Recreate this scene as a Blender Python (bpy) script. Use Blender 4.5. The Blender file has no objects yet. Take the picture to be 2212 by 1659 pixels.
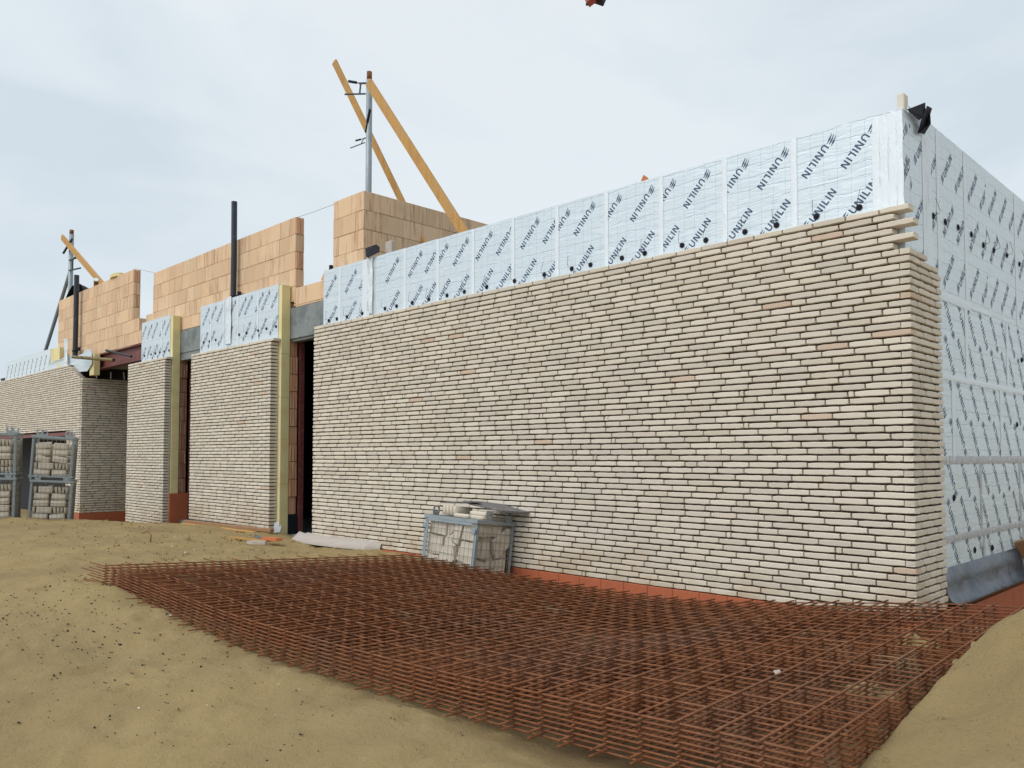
import bpy, math, random
import numpy as np
from mathutils import Vector, Matrix, noise
R=math.radians
sc=bpy.context.scene; col=sc.collection
# ------------------------------------------------------------------ camera
CAM=Vector((2.04,-5.98,1.03)); P=R(2.4)
r_=Vector((math.sqrt(.5),math.sqrt(.5),0)); fh=Vector((-math.sqrt(.5),math.sqrt(.5),0))
fw=fh*math.cos(P)+Vector((0,0,1))*math.sin(P); up=r_.cross(fw)
cd=bpy.data.cameras.new('camera'); cam=bpy.data.objects.new('camera',cd); col.objects.link(cam)
M=Matrix((( r_.x,up.x,-fw.x,CAM.x),(r_.y,up.y,-fw.y,CAM.y),(r_.z,up.z,-fw.z,CAM.z),(0,0,0,1)))
cam.matrix_world=M; cd.sensor_width=36; cd.lens=1765/2212*36; cd.shift_y=0.0369; cd.clip_end=2000; cd.clip_start=.05
sc.camera=cam
# ------------------------------------------------------------------ sky and sun
SUN=Vector((-.14,-.68,.72)).normalized()
w=bpy.data.worlds.new('World'); sc.world=w; w.use_nodes=True
nt=w.node_tree; nt.nodes.clear(); N=nt.nodes; L=nt.links
def nn(nt,t,**k):
    n=nt.nodes.new(t)
    for a,b in k.items(): setattr(n,a,b)
    return n
tc=nn(nt,'ShaderNodeTexCoord')
sky=nn(nt,'ShaderNodeTexSky',sky_type='NISHITA'); sky.sun_disc=False
sky.sun_elevation=math.asin(SUN.z); sky.sun_rotation=math.atan2(SUN.x,SUN.y)
mp=nn(nt,'ShaderNodeMapping'); mp.inputs['Scale'].default_value=(1,1,2.6); mp.inputs['Location'].default_value=(3.1,.4,.2)
L.new(tc.outputs['Generated'],mp.inputs[0])
n1=nn(nt,'ShaderNodeTexNoise'); n1.inputs['Scale'].default_value=2.3; n1.inputs['Detail'].default_value=6; n1.inputs['Roughness'].default_value=.5; n1.inputs['Distortion'].default_value=.35
L.new(mp.outputs[0],n1.inputs[0])
cr=nn(nt,'ShaderNodeValToRGB'); e=cr.color_ramp.elements
e[0].position=.38; e[0].color=(.68,.77,.84,1); e[1].position=.62; e[1].color=(.835,.90,.94,1)
L.new(n1.outputs[0],cr.inputs[0])
dt=nn(nt,'ShaderNodeVectorMath',operation='DOT_PRODUCT'); dt.inputs[1].default_value=SUN
L.new(tc.outputs['Generated'],dt.inputs[0])
mx=nn(nt,'ShaderNodeMath',operation='MAXIMUM'); mx.inputs[1].default_value=0; L.new(dt.outputs['Value'],mx.inputs[0])
pw=nn(nt,'ShaderNodeMath',operation='POWER'); pw.inputs[1].default_value=3; L.new(mx.outputs[0],pw.inputs[0])
ml=nn(nt,'ShaderNodeMath',operation='MULTIPLY_ADD'); ml.inputs[1].default_value=1.1; ml.inputs[2].default_value=1.0; L.new(pw.outputs[0],ml.inputs[0])
b1=nn(nt,'ShaderNodeBackground'); L.new(cr.outputs[0],b1.inputs[0]); L.new(ml.outputs[0],b1.inputs[1])
b2=nn(nt,'ShaderNodeBackground'); L.new(sky.outputs[0],b2.inputs[0]); b2.inputs[1].default_value=.1
ms=nn(nt,'ShaderNodeMixShader'); ms.inputs[0].default_value=.08
L.new(b1.outputs[0],ms.inputs[1]); L.new(b2.outputs[0],ms.inputs[2])
wo=nn(nt,'ShaderNodeOutputWorld'); L.new(ms.outputs[0],wo.inputs[0])
sd=bpy.data.lights.new('sun','SUN'); sd.energy=1.15; sd.angle=R(38); sd.color=(1,.96,.9)
so=bpy.data.objects.new('sun',sd); col.objects.link(so); so.rotation_euler=SUN.to_track_quat('Z','Y').to_euler()
sc.view_settings.view_transform='Standard'; sc.view_settings.look='None'; sc.view_settings.exposure=0; sc.view_settings.gamma=1
# ------------------------------------------------------------------ materials
def V(c): return (c[0],c[1],c[2],1)
class Mat:
    def __init__(s,name,base,rough=.8,metal=0,spec=.4):
        s.m=bpy.data.materials.new(name); s.m.use_nodes=True; s.nt=s.m.node_tree; s.b=s.nt.nodes['Principled BSDF']
        s.b.inputs['Roughness'].default_value=rough; s.b.inputs['Metallic'].default_value=metal; s.b.inputs['Specular IOR Level'].default_value=spec
        s.tc=nn(s.nt,'ShaderNodeTexCoord'); s.co=s.tc.outputs['Object']
        s.c=nn(s.nt,'ShaderNodeRGB'); s.c.outputs[0].default_value=V(base); s.c=s.c.outputs[0]; s.h=None
        s.isl=None
    def vec(s,scale=(1,1,1),loc=(0,0,0),rot=(0,0,0)):
        m=nn(s.nt,'ShaderNodeMapping'); m.inputs['Scale'].default_value=scale; m.inputs['Location'].default_value=loc; m.inputs['Rotation'].default_value=rot
        s.nt.links.new(s.co,m.inputs[0]); return m.outputs[0]
    def noise(s,scale,detail=4,rough=.55,vec=None,dist=0):
        n=nn(s.nt,'ShaderNodeTexNoise'); n.inputs['Scale'].default_value=scale; n.inputs['Detail'].default_value=detail; n.inputs['Roughness'].default_value=rough; n.inputs['Distortion'].default_value=dist
        s.nt.links.new(vec or s.co,n.inputs[0]); return n.outputs[0]
    def ramp(s,f,a,b,lo=0,hi=1):
        m=nn(s.nt,'ShaderNodeMapRange'); m.inputs['From Min'].default_value=a; m.inputs['From Max'].default_value=b; m.inputs['To Min'].default_value=lo; m.inputs['To Max'].default_value=hi
        s.nt.links.new(f,m.inputs[0]); return m.outputs[0]
    def math(s,op,a,b=None):
        m=nn(s.nt,'ShaderNodeMath',operation=op)
        for i,x in enumerate((a,b)):
            if x is None: continue
            if isinstance(x,(int,float)): m.inputs[i].default_value=x
            else: s.nt.links.new(x,m.inputs[i])
        return m.outputs[0]
    def mix(s,f,c):
        m=nn(s.nt,'ShaderNodeMix',data_type='RGBA')
        if isinstance(f,(int,float)): m.inputs[0].default_value=f
        else: s.nt.links.new(f,m.inputs[0])
        s.nt.links.new(s.c,m.inputs[6]); m.inputs[7].default_value=V(c); s.c=m.outputs[2]; return s
    def rand(s):
        if s.isl is None: s.isl=nn(s.nt,'ShaderNodeNewGeometry').outputs['Random Per Island']
        return s.isl
    def bright(s,f,lo,hi):   # multiply value by a factor map
        h=nn(s.nt,'ShaderNodeHueSaturation'); s.nt.links.new(s.ramp(f,0,1,lo,hi),h.inputs['Value']); s.nt.links.new(s.c,h.inputs['Color']); s.c=h.outputs[0]; return s
    def bump(s,h,strength=.5,dist=.01):
        b=nn(s.nt,'ShaderNodeBump'); b.inputs['Strength'].default_value=strength; b.inputs['Distance'].default_value=dist
        s.nt.links.new(h,b.inputs['Height'])
        if s.h is not None: s.nt.links.new(s.h,b.inputs['Normal'])
        s.h=b.outputs[0]; return s
    def sep(s):
        x=nn(s.nt,'ShaderNodeSeparateXYZ'); s.nt.links.new(s.co,x.inputs[0]); return x.outputs
    def rgh(s,f,lo,hi): s.nt.links.new(s.ramp(f,.3,.7,lo,hi),s.b.inputs['Roughness']); return s
    def done(s):
        s.nt.links.new(s.c,s.b.inputs['Base Color'])
        if s.h is not None: s.nt.links.new(s.h,s.b.inputs['Normal'])
        return s.m
MT={}
def brick_mat(name,base,dark=1.):
    m=Mat(name,base,.85)
    r=m.rand(); n=m.noise(5,5); f=m.noise(55,5,.65)
    m.bright(r,.86,1.08)
    r2=m.math('FRACT',m.math('MULTIPLY',r,17.3)); r3=m.math('FRACT',m.math('MULTIPLY',r,71.7))
    m.mix(m.ramp(r2,.80,1.,0,.22),(.60,.46,.36))            # pinkish bricks
    m.mix(m.ramp(r3,.75,1.,0,.35),(.56,.48,.34))            # yellowish bricks
    m.mix(m.ramp(m.math('FRACT',m.math('MULTIPLY',r,313.1)),.994,.995,0,.5),(.52,.32,.2))
    m.mix(m.ramp(m.noise(9,6,.6),.52,.75,0,.35),(.55,.45,.34))
    m.mix(m.ramp(m.noise(120,3),.66,.74,0,.55),(.25,.2,.15))     # pits
    z=m.sep()[2]
    low=m.math('MULTIPLY',m.ramp(z,.05,.42,1,0),m.ramp(m.noise(2.2,4),.4,.6,0,1))
    m.mix(m.math('MULTIPLY',low,.55),(.42,.30,.18))          # mud splash near the ground
    m.mix(m.ramp(m.noise(14,6,.7),.62,.74,0,.3),(.34,.30,.26))
    m.bump(f,.35,.004).bump(n,.25,.01)
    return m.done()
MT['brick']=brick_mat('facing_brick',(.645,.572,.475))
m=Mat('joint_mortar',(.05,.034,.022),.95); m.mix(m.ramp(m.noise(30,4),.5,.7,0,.5),(.10,.065,.035)); m.bump(m.noise(80,4),.6,.006); MT['joint']=m.done()
m=Mat('footing_clay',(.42,.115,.05),.75); x=m.noise(6,5); m.mix(m.ramp(x,.45,.7,0,.5),(.33,.095,.05)); m.mix(m.ramp(m.noise(25,4),.62,.75,0,.35),(.42,.2,.13)); m.bump(m.noise(60,4),.3,.004); MT['footing']=m.done()
def clay(name,base,red):
    m=Mat(name,base,.85); r=m.rand()
    s=m.sep(); u=m.math('ADD',s[0],s[1])
    cv=nn(m.nt,'ShaderNodeCombineXYZ'); m.nt.links.new(u,cv.inputs[0]); m.nt.links.new(m.math('MULTIPLY',s[2],.06),cv.inputs[1]); m.nt.links.new(m.math('MULTIPLY',r,9),cv.inputs[2])
    g=m.noise(26,3,.6,vec=cv.outputs[0]); gate=m.ramp(m.math('FRACT',m.math('MULTIPLY',r,7.7)),.35,.5,.12,1)
    gr=m.math('MULTIPLY',m.ramp(g,.52,.60,0,1),gate)
    m.bright(r,.88,1.1); m.mix(m.ramp(m.math('FRACT',m.math('MULTIPLY',r,31.7)),.6,1,0,.3),red)
    m.mix(m.math('MULTIPLY',gr,.6),(.68,.52,.36)); m.mix(m.math('MULTIPLY',m.ramp(g,.37,.45,1,0),m.math('MULTIPLY',gate,.5)),(.30,.14,.075))
    m.mix(m.ramp(m.noise(3,5),.55,.75,0,.3),(.45,.24,.15))
    m.bump(g,.5,.012).bump(m.noise(70,4),.2,.003)
    return m.done()
MT['clay']=clay('clay_block',(.66,.455,.285),(.60,.36,.21))
MT['clayr']=clay('clay_block_red',(.60,.33,.19),(.50,.21,.11))
MT['clayd']=clay('clay_block_brown',(.30,.15,.10),(.26,.10,.07))
m=Mat('mortar',(.30,.22,.15),.95); m.bump(m.noise(60,4),.6,.006); MT['mortar']=m.done()
def foil(name,base,metal):
    m=Mat(name,base,.42,metal); s=m.sep(); u=m.math('ADD',s[0],s[1])
    wn=m.noise(7,4,.6); wob=m.math('MULTIPLY',m.math('SUBTRACT',wn,.5),.05)
    def line(c,sp,wd,off=0):
        fr=m.math('FRACT',m.math('ADD',m.math('DIVIDE',c,sp),50.37+off)); d=m.math('ABSOLUTE',m.math('SUBTRACT',fr,.5)); return m.ramp(d,0,wd,1,0)
    v=line(u,.105,.022); h=line(m.math('ADD',s[2],wob),.105,.03)
    m.mix(m.math('MULTIPLY',v,.75),(.25,.33,.40)); m.mix(m.math('MULTIPLY',m.math('MULTIPLY',h,m.ramp(m.noise(4,3),.4,.55,.3,1)),.6),(.22,.30,.36))
    cv=m.vec((3,3,17)); cz=m.noise(1.6,4,.5,vec=cv,dist=.9)
    m.mix(m.ramp(cz,.60,.66,0,.30),(.78,.83,.87)); m.mix(m.ramp(cz,.30,.35,.30,0),(.33,.40,.46))  # highlights painted on crinkle crests, shade painted in the hollows
    m.bump(h,.4,-.006).bump(cz,.35,.010).bump(m.noise(3,3),.3,.03)
    m.rgh(cz,.32,.55)
    return m.done()
MT['foil']=foil('foil_facing',(.60,.665,.71),.30)
MT['foilside']=foil('foil_facing_side',(.66,.73,.77),.25)  # same foil, base colour lightened in place of sky fill
m=Mat('print_ink',(.035,.07,.14),.5); m.mix(m.ramp(m.noise(60,3),.55,.7,0,.3),(.15,.2,.25)); MT['ink']=m.done()
m=Mat('foil_tape',(.70,.745,.78),.42,.2); cz=m.noise(3,5,.6,vec=m.vec((12,12,3)),dist=.6); m.mix(m.ramp(cz,.56,.7,0,.4),(.6,.67,.72)); m.bump(cz,.6,.008); MT['tape']=m.done()
m=Mat('dull_tape',(.46,.46,.48),.5,.3); cz=m.noise(9,5,.7); m.mix(m.ramp(cz,.5,.65,0,.6),(.34,.29,.30)); m.mix(m.ramp(m.noise(22,3),.6,.66,0,.8),(.75,.76,.78)); m.bump(cz,.6,.008); MT['dulltape']=m.done()
m=Mat('yellow_foam',(.74,.64,.34),.85); m.mix(m.ramp(m.noise(4,4),.45,.65,0,.5),(.62,.50,.22)); m.mix(m.ramp(m.noise(60,3),.62,.7,0,.4),(.62,.54,.3)); m.bump(m.noise(90,3),.3,.003); MT['foam']=m.done()
m=Mat('black_rubber',(.014,.015,.022),.7,0,.2); m.bump(m.noise(20,4),.3,.005); MT['black']=m.done()
m=Mat('black_pipe_plastic',(.022,.027,.035),.4); m.mix(m.ramp(m.noise(8,4),.55,.7,0,.3),(.06,.07,.08)); MT['pipe']=m.done()
m=Mat('concrete',(.22,.24,.235),.85); m.mix(m.ramp(m.noise(3.5,6,.65),.45,.6,0,.7),(.12,.135,.14)); m.mix(m.ramp(m.noise(11,5),.6,.72,0,.6),(.34,.35,.33)); m.mix(m.ramp(m.noise(30,3),.7,.74,0,.8),(.05,.05,.05)); m.bump(m.noise(30,5),.4,.006); MT['conc']=m.done()
m=Mat('red_oxide_steel',(.16,.045,.042),.55,.0); m.mix(m.ramp(m.noise(9,5),.5,.7,0,.6),(.25,.11,.09)); MT['redsteel']=m.done()
m=Mat('rusty_rebar',(.225,.084,.034),.8,.0,.25); x=m.noise(14,5,.65); m.mix(m.ramp(x,.45,.68,0,.7),(.085,.03,.016)); m.mix(m.ramp(m.noise(40,3),.58,.72,0,.55),(.34,.17,.085)); m.mix(m.ramp(m.noise(1.1,3),.5,.7,0,.4),(.19,.11,.075)); m.mix(m.ramp(m.noise(2.3,4,vec=m.vec(loc=(5,5,5))),.62,.72,0,.6),(.26,.19,.11)); m.bump(m.noise(170,2),.7,.003); MT['rust']=m.done()
m=Mat('galvanised_steel',(.30,.335,.35),.5,.45); m.mix(m.ramp(m.noise(9,5),.5,.68,0,.5),(.20,.24,.26)); m.mix(m.ramp(m.noise(26,4),.64,.74,0,.6),(.42,.42,.40)); m.bump(m.noise(40,3),.25,.003); MT['galv']=m.done()
m=Mat('blue_grey_steel',(.27,.315,.34),.5,.3); m.mix(m.ramp(m.noise(12,5),.5,.68,0,.6),(.33,.40,.43)); m.mix(m.ramp(m.noise(30,4),.62,.7,0,.7),(.12,.13,.13)); MT['bluesteel']=m.done()
m=Mat('grey_wire',(.24,.225,.19),.6,.4); MT['wire']=m.done()
m=Mat('dark_clamp_steel',(.035,.04,.05),.5,.5); MT['clamp']=m.done()
m=Mat('formwork_timber',(.50,.27,.075),.7); v=m.vec((1,1,1)); m.mix(m.ramp(m.noise(3,5,.6,vec=m.vec((6,6,1.2))),.45,.65,0,.6),(.36,.17,.05)); m.mix(m.ramp(m.noise(9,3),.68,.72,0,.8),(.12,.05,.02)); m.mix(m.ramp(m.noise(2,3),.5,.7,0,.5),(.42,.28,.14)); m.bump(m.noise(12,4,vec=m.vec((8,8,1))),.3,.004); MT['timber']=m.done()
m=Mat('muddy_plank',(.32,.16,.075),.85); m.mix(m.ramp(m.noise(5,5),.45,.65,0,.6),(.30,.22,.13)); m.bump(m.noise(30,4),.4,.006); MT['plank']=m.done()
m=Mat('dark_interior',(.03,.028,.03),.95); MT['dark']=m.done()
m=Mat('slate_shard',(.13,.12,.12),.75); m.mix(m.ramp(m.noise(14,5,.6,vec=m.vec((1,4,1))),.45,.65,0,.7),(.27,.25,.24)); m.bump(m.noise(30,4),.5,.006); MT['slate']=m.done()
m=Mat('loose_brick',(.60,.53,.43),.88); m.bright(m.rand(),.62,1.28); m.mix(m.ramp(m.noise(6,5),.5,.7,0,.5),(.40,.32,.24)); m.mix(m.ramp(m.noise(80,3),.64,.72,0,.5),(.25,.2,.15)); m.bump(m.noise(50,4),.4,.004); MT['loose']=m.done()
m=Mat('pale_mortar',(.44,.385,.34),.9); m.mix(m.ramp(m.noise(7,5),.5,.7,0,.6),(.40,.31,.25)); m.bump(m.noise(30,5),.5,.01); MT['pale']=m.done()
m=Mat('membrane_sheet',(.035,.045,.065),.33); m.mix(m.ramp(m.noise(3,4),.5,.7,0,.5),(.09,.11,.14)); m.mix(m.ramp(m.noise(9,5),.6,.75,0,.3),(.16,.12,.09)); m.bump(m.noise(4,4),.5,.03); MT['membrane']=m.done()
m=Mat('roof_bitumen',(.05,.05,.05),.9); MT['roof']=m.done()
m=Mat('scaffold_tube',(.20,.15,.05),.55,.4); m.mix(m.ramp(m.noise(9,4),.5,.6,0,.7),(.08,.045,.025)); MT['tube']=m.done()
m=Mat('red_crane_paint',(.42,.07,.05),.5); m.mix(m.ramp(m.noise(5,4),.5,.7,0,.5),(.30,.10,.08)); MT['red']=m.done()
m=Mat('white_scrap',(.70,.72,.74),.7); m.mix(m.ramp(m.noise(12,4),.5,.7,0,.5),(.45,.44,.42)); MT['white']=m.done()
m=Mat('stub_wood',(.66,.60,.50),.8); MT['stub']=m.done()
m=Mat('orange_chip',(.55,.17,.06),.8); MT['orange']=m.done()
# sand
m=Mat('sand',(.345,.25,.112),.95,0,.2)
m.mix(m.ramp(m.noise(.9,5,.6),.42,.62,0,.65),(.265,.188,.09)); m.mix(m.ramp(m.noise(2.7,6,.6),.5,.68,0,.45),(.37,.275,.135))
m.mix(m.ramp(m.noise(.35,4),.5,.66,0,.4),(.22,.155,.09))
m.mix(m.ramp(m.noise(140,3,.6),.56,.66,0,.35),(.21,.15,.09)); m.mix(m.ramp(m.noise(85,2),.70,.72,0,.8),(.10,.07,.05)); m.mix(m.ramp(m.noise(190,2,vec=m.vec(loc=(7,3,1))),.74,.76,0,.8),(.55,.5,.42))
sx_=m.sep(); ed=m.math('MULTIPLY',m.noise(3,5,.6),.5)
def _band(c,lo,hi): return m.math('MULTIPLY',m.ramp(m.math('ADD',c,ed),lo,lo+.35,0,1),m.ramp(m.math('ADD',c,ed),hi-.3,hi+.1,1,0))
m.mix(m.math('MULTIPLY',m.math('MULTIPLY',_band(sx_[0],-4.6,1.0),_band(sx_[1],-3.45,-.2)),.8),(.085,.043,.024))   # rust stain under the mats, darkened to paint in the stack's shade
m.bump(m.noise(7,7,.7),.7,.04).bump(m.noise(38,6,.75),.8,.014).bump(m.noise(220,3),.5,.004)
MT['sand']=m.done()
# ------------------------------------------------------------------ mesh helpers
ORG={}
class MB:
    def __init__(s): s.v=[]; s.f=[]; s.m=[]
    def add(s,vs,fs,mi=0):
        o=len(s.v); s.v.extend([tuple(v) for v in vs]); s.f.extend([tuple(i+o for i in f) for f in fs]); s.m.extend([mi]*len(fs))
    def box(s,a,b,mi=0,bev=0,mat=None):
        x0,y0,z0=[min(p,q) for p,q in zip(a,b)]; x1,y1,z1=[max(p,q) for p,q in zip(a,b)]
        if bev<=0:
            vs=[(x,y,z) for z in(z0,z1) for y in(y0,y1) for x in(x0,x1)]
            fs=[(0,2,3,1),(4,5,7,6),(0,1,5,4),(2,6,7,3),(0,4,6,2),(1,3,7,5)]
        else:
            e=bev; vs=[]; fs=[]
            idx={}
            X=(x0,x1);Y=(y0,y1);Z=(z0,z1);sg=(1,-1)
            for i in(0,1):
                for j in(0,1):
                    for k in(0,1):
                        idx[i,j,k,0]=len(vs); vs.append((X[i],Y[j]+sg[j]*e,Z[k]+sg[k]*e))
                        idx[i,j,k,1]=len(vs); vs.append((X[i]+sg[i]*e,Y[j],Z[k]+sg[k]*e))
                        idx[i,j,k,2]=len(vs); vs.append((X[i]+sg[i]*e,Y[j]+sg[j]*e,Z[k]))
            for i in(0,1): fs.append([idx[i,j,k,0] for j,k in((0,0),(1,0),(1,1),(0,1))][::(1 if i else -1)])
            for j in(0,1): fs.append([idx[i,j,k,1] for i,k in((0,0),(1,0),(1,1),(0,1))][::(-1 if j else 1)])
            for k in(0,1): fs.append([idx[i,j,k,2] for i,j in((0,0),(1,0),(1,1),(0,1))][::(1 if k else -1)])
            for i in(0,1):
                for j in(0,1): fs.append((idx[i,j,0,0],idx[i,j,0,1],idx[i,j,1,1],idx[i,j,1,0]))
            for i in(0,1):
                for k in(0,1): fs.append((idx[i,0,k,0],idx[i,0,k,2],idx[i,1,k,2],idx[i,1,k,0]))
            for j in(0,1):
                for k in(0,1): fs.append((idx[0,j,k,1],idx[0,j,k,2],idx[1,j,k,2],idx[1,j,k,1]))
            for i in(0,1):
                for j in(0,1):
                    for k in(0,1): fs.append((idx[i,j,k,0],idx[i,j,k,1],idx[i,j,k,2]))
        if mat is not None: vs=[mat@Vector(v) for v in vs]
        s.add(vs,fs,mi)
    def tube(s,pts,rad,n=8,mi=0,caps=True,r2=None):
        pts=[Vector(p) for p in pts]; K=len(pts); vs=[]; fs=[]
        for i,p in enumerate(pts):
            t=(pts[min(i+1,K-1)]-pts[max(i-1,0)]).normalized()
            a=t.cross(Vector((0,0,1)) if abs(t.z)<.9 else Vector((1,0,0))).normalized(); b=t.cross(a)
            rr=rad if r2 is None else rad+(r2-rad)*i/(K-1)
            for k in range(n):
                th=2*math.pi*k/n; vs.append(p+a*math.cos(th)*rr+b*math.sin(th)*rr)
        for i in range(K-1):
            for k in range(n): fs.append((i*n+k,i*n+(k+1)%n,(i+1)*n+(k+1)%n,(i+1)*n+k))
        if caps: fs.append(tuple(range(n))[::-1]); fs.append(tuple((K-1)*n+k for k in range(n)))
        s.add(vs,fs,mi)
    def beam(s,a,b,w,h,mi=0,upv=(0,0,1),bev=.003):   # rectangular bar between points
        a=Vector(a); b=Vector(b); t=(b-a); Ln=t.length; t.normalize(); u=Vector(upv); sx=t.cross(u).normalized(); uz=sx.cross(t)
        mat=Matrix(((t.x,sx.x,uz.x,a.x),(t.y,sx.y,uz.y,a.y),(t.z,sx.z,uz.z,a.z),(0,0,0,1)))
        s.box((0,-w/2,-h/2),(Ln,w/2,h/2),mi,bev,mat)
    def build(s,name,mats,parent=None,smooth=False,**props):
        me=bpy.data.meshes.new(name); o=ORG.get(parent.name,(0,0,0)) if parent else (0,0,0)
        vs=s.v if o==(0,0,0) else [(v[0]-o[0],v[1]-o[1],v[2]-o[2]) for v in s.v]
        me.from_pydata(vs,[],s.f)
        if not isinstance(mats,(list,tuple)): mats=[mats]
        for q in mats: me.materials.append(MT[q])
        if len(mats)>1: me.polygons.foreach_set('material_index',s.m)
        if smooth: me.polygons.foreach_set('use_smooth',[True]*len(s.f))
        me.validate(); me.update()
        ob=bpy.data.objects.new(name,me); col.objects.link(ob)
        if parent: ob.parent=parent; ORG[ob.name]=o
        for k,v in props.items(): ob[k]=v
        return ob
def thing(name,label,cat,loc=(0,0,0),group=None,rot=None):
    o=bpy.data.objects.new(name,None); col.objects.link(o); o.empty_display_size=.2
    o.location=loc
    if rot: o.rotation_euler=rot; ORG[o.name]=(0,0,0)
    else: ORG[o.name]=tuple(loc)
    o['label']=label; o['category']=cat
    if group: o['group']=group
    return o
def single(mb,name,mats,label,cat,group=None,smooth=False,origin=None):
    o=mb.build(name,mats,None,smooth); o['label']=label; o['category']=cat
    if group: o['group']=group
    if origin is not None:
        me=o.data; me.transform(Matrix.Translation(-Vector(origin))); o.location=origin
    return o
def copy_tree(o,parent=None):
    c=o.copy(); col.objects.link(c); c.parent=parent
    for ch in [x for x in bpy.data.objects if x.parent==o]: copy_tree(ch,c)
    return c
# ------------------------------------------------------------------ bricks
CO=.0522; BH=.0405
def one_brick(mb,rng,T,s0,s1,z0,depth,h=BH,dL=None,dR=None):
    """rough moulded brick from s0 to s1; T maps (s,d,z) to the world (d = depth behind the face)"""
    n=5 if s1-s0>.12 else 3
    out=rng.uniform(-.0025,.003); tw=rng.uniform(-.0015,.0015); zt=rng.uniform(-.001,.001)
    ring=[]; vs=[]
    for i in range(n+1):
        t=i/n; s=s0+(s1-s0)*t; e=(i==0 or i==n)
        j=lambda a: rng.uniform(-a,a)
        zb=z0+zt+j(.0013); zz=z0+h+zt+j(.0016); d=out+tw*(t-.5)*2
        c=.0045 if not e else .006
        sh=.0035 if i==0 else (-.0035 if i==n else 0)
        if e: ring=[(s,depth,z0),(s,d+.006,zb+.003),(s+sh,d+.0015,zb+c+.002),(s+sh,d+.0015,zz-c-.002),(s,d+.006,zz-.003),(s,depth,z0+h)]
        else: ring=[(s,depth,z0),(s,d+.005,zb),(s,d,zb+c),(s,d,zz-c),(s,d+.005,zz),(s,depth,z0+h)]
        vs+= [T(*p) for p in ring]
    fs=[]
    for i in range(n):
        for k in range(6):
            a=i*6+k; b=i*6+(k+1)%6
            fs.append((a,b,b+6,a+6))
    fs.append((5,4,3,2,1,0)); o=n*6; fs.append((o,o+1,o+2,o+3,o+4,o+5))
    mb.add(vs,fs)
def facing(mb,T,S0,S1,z0,rows,rng,depth=.05,first=None,enddepth=None,skip=None):
    """S0,S1: functions of the row giving where the row starts and stops"""
    for r in range(rows):
        a=S0(r); b=S1(r)
        if a is None or b is None or b-a<.03: continue
        z=z0+r*CO; s=b; k=0
        pat=first(r) if first else rng.choice([.245,.12,.18])
        while s>a+.02:
            Ln=pat if k==0 else (.245+rng.uniform(-.006,.006))
            if k==2 and rng.random()<.16: Ln=rng.choice([.05,.05,.12,.18])
            elif k>2 and rng.random()<.07: Ln=rng.choice([.045,.12,.17,.2])
            e=max(a,s-Ln)
            if e-a<.035: e=a
            if not(skip and skip(r,e,s)):
                dd=depth
                if enddepth and (k==0 or e<=a+.001 or r==rows-1): dd=enddepth
                one_brick(mb,rng,T,e,s-(.0 if k==0 else rng.uniform(.006,.0095)),z,dd)
            s=e; k+=1
def front(y): return lambda s,d,z:(s,y+d,z)
def side(x): return lambda s,d,z:(x-d,s,z)
def blocks_row(mb,a,b,y0,y1,z0,z1,ln,rng,axis='x',bev=.003,gap=.002):
    s=a+ln*rng.uniform(-.8,0)
    while s<b-.02:
        e=s+ln; lo=max(a,s)+gap/2; hi=min(b,e)-gap/2
        if hi-lo>.03:
            j=rng.uniform(-.003,.003)
            if axis=='x': mb.box((lo,y0+j,z0+.003),(hi,y1,z1-.001),0,bev)
            else: mb.box((y0,lo,z0+.004),(y1+j,hi,z1-.002),0,bev)
        s=e
# ------------------------------------------------------------------ GROUND
cp=[(.9,-3.5,-.04),(-.9,-3.57,-.10),(-2.6,-3.65,-.09),(-4.6,-3.75,.05),(.8,-.45,.0),(0,-.5,-.10),(-1.4,-.5,-.26),(-3,-.5,-.25),(-4.7,-.7,-.15),
(.8,-2,-.03),(-1.2,-2,-.17),(-3,-2,-.17),(-4.8,-2.2,-.05),
(-6,-.1,-.12),(-7.5,-.25,-.13),(-8.7,-.1,-.09),(-10,-.1,-.085),(-11.5,-.1,-.10),(-12.8,-.1,-.20),(-14.6,-.1,-.28),(-15.8,.3,-.40),(-17.3,1,-.46),(-17.3,-.2,-.38),(-20,-.3,-.40),(-26,-.3,-.4),
(-12.4,-2,.02),(-14,-2.4,.0),(-17,-2.6,-.1),(-22,-4,-.1),(-9,-2,.0),(-7,-1.6,-.05),(-9,-4,.05),(-7,-3.8,.04),(-5.8,-3.2,.03),
(.1,-4.1,-.15),(-1.5,-4.3,-.17),(-3.2,-4.7,-.10),(-1.7,-5.1,-.22),(1,-4.7,-.18),(2,-6,-.40),(-5,-5.5,-.1),(-2,-7,-.35),(5,-7,-.4),(-9,-8,-.1),
(1.08,-2.15,.39),(1.45,-2.0,.43),(1.0,-2.95,.06),(1.45,-3.15,.13),(1.0,-1.5,.27),(1.6,-.8,.25),(2.2,-2.4,.38),(1.25,-3.9,-.08),(2.6,-4,-.05),(3.2,-1,.35),(.5,.5,-.18),(.35,1.4,-.32),(.45,3.2,-.30),(2.5,2.5,.15),(.6,8,-.3),(-26,-12,-.1),(8,0,.2),(8,-8,-.3)]
cpx=np.array(cp)
def _phi(r): return np.where(r>1e-9,r*r*np.log(r+1e-12),0)
_d=np.linalg.norm(cpx[:,None,:2]-cpx[None,:,:2],axis=2); n_=len(cp)
A=np.zeros((n_+3,n_+3)); A[:n_,:n_]=_phi(_d)+np.eye(n_)*.02; A[:n_,n_]=1; A[:n_,n_+1:]=cpx[:,:2]; A[n_,:n_]=1; A[n_+1:,:n_]=cpx[:,:2].T
sol=np.linalg.solve(A,np.concatenate([cpx[:,2],[0,0,0]]))
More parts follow.
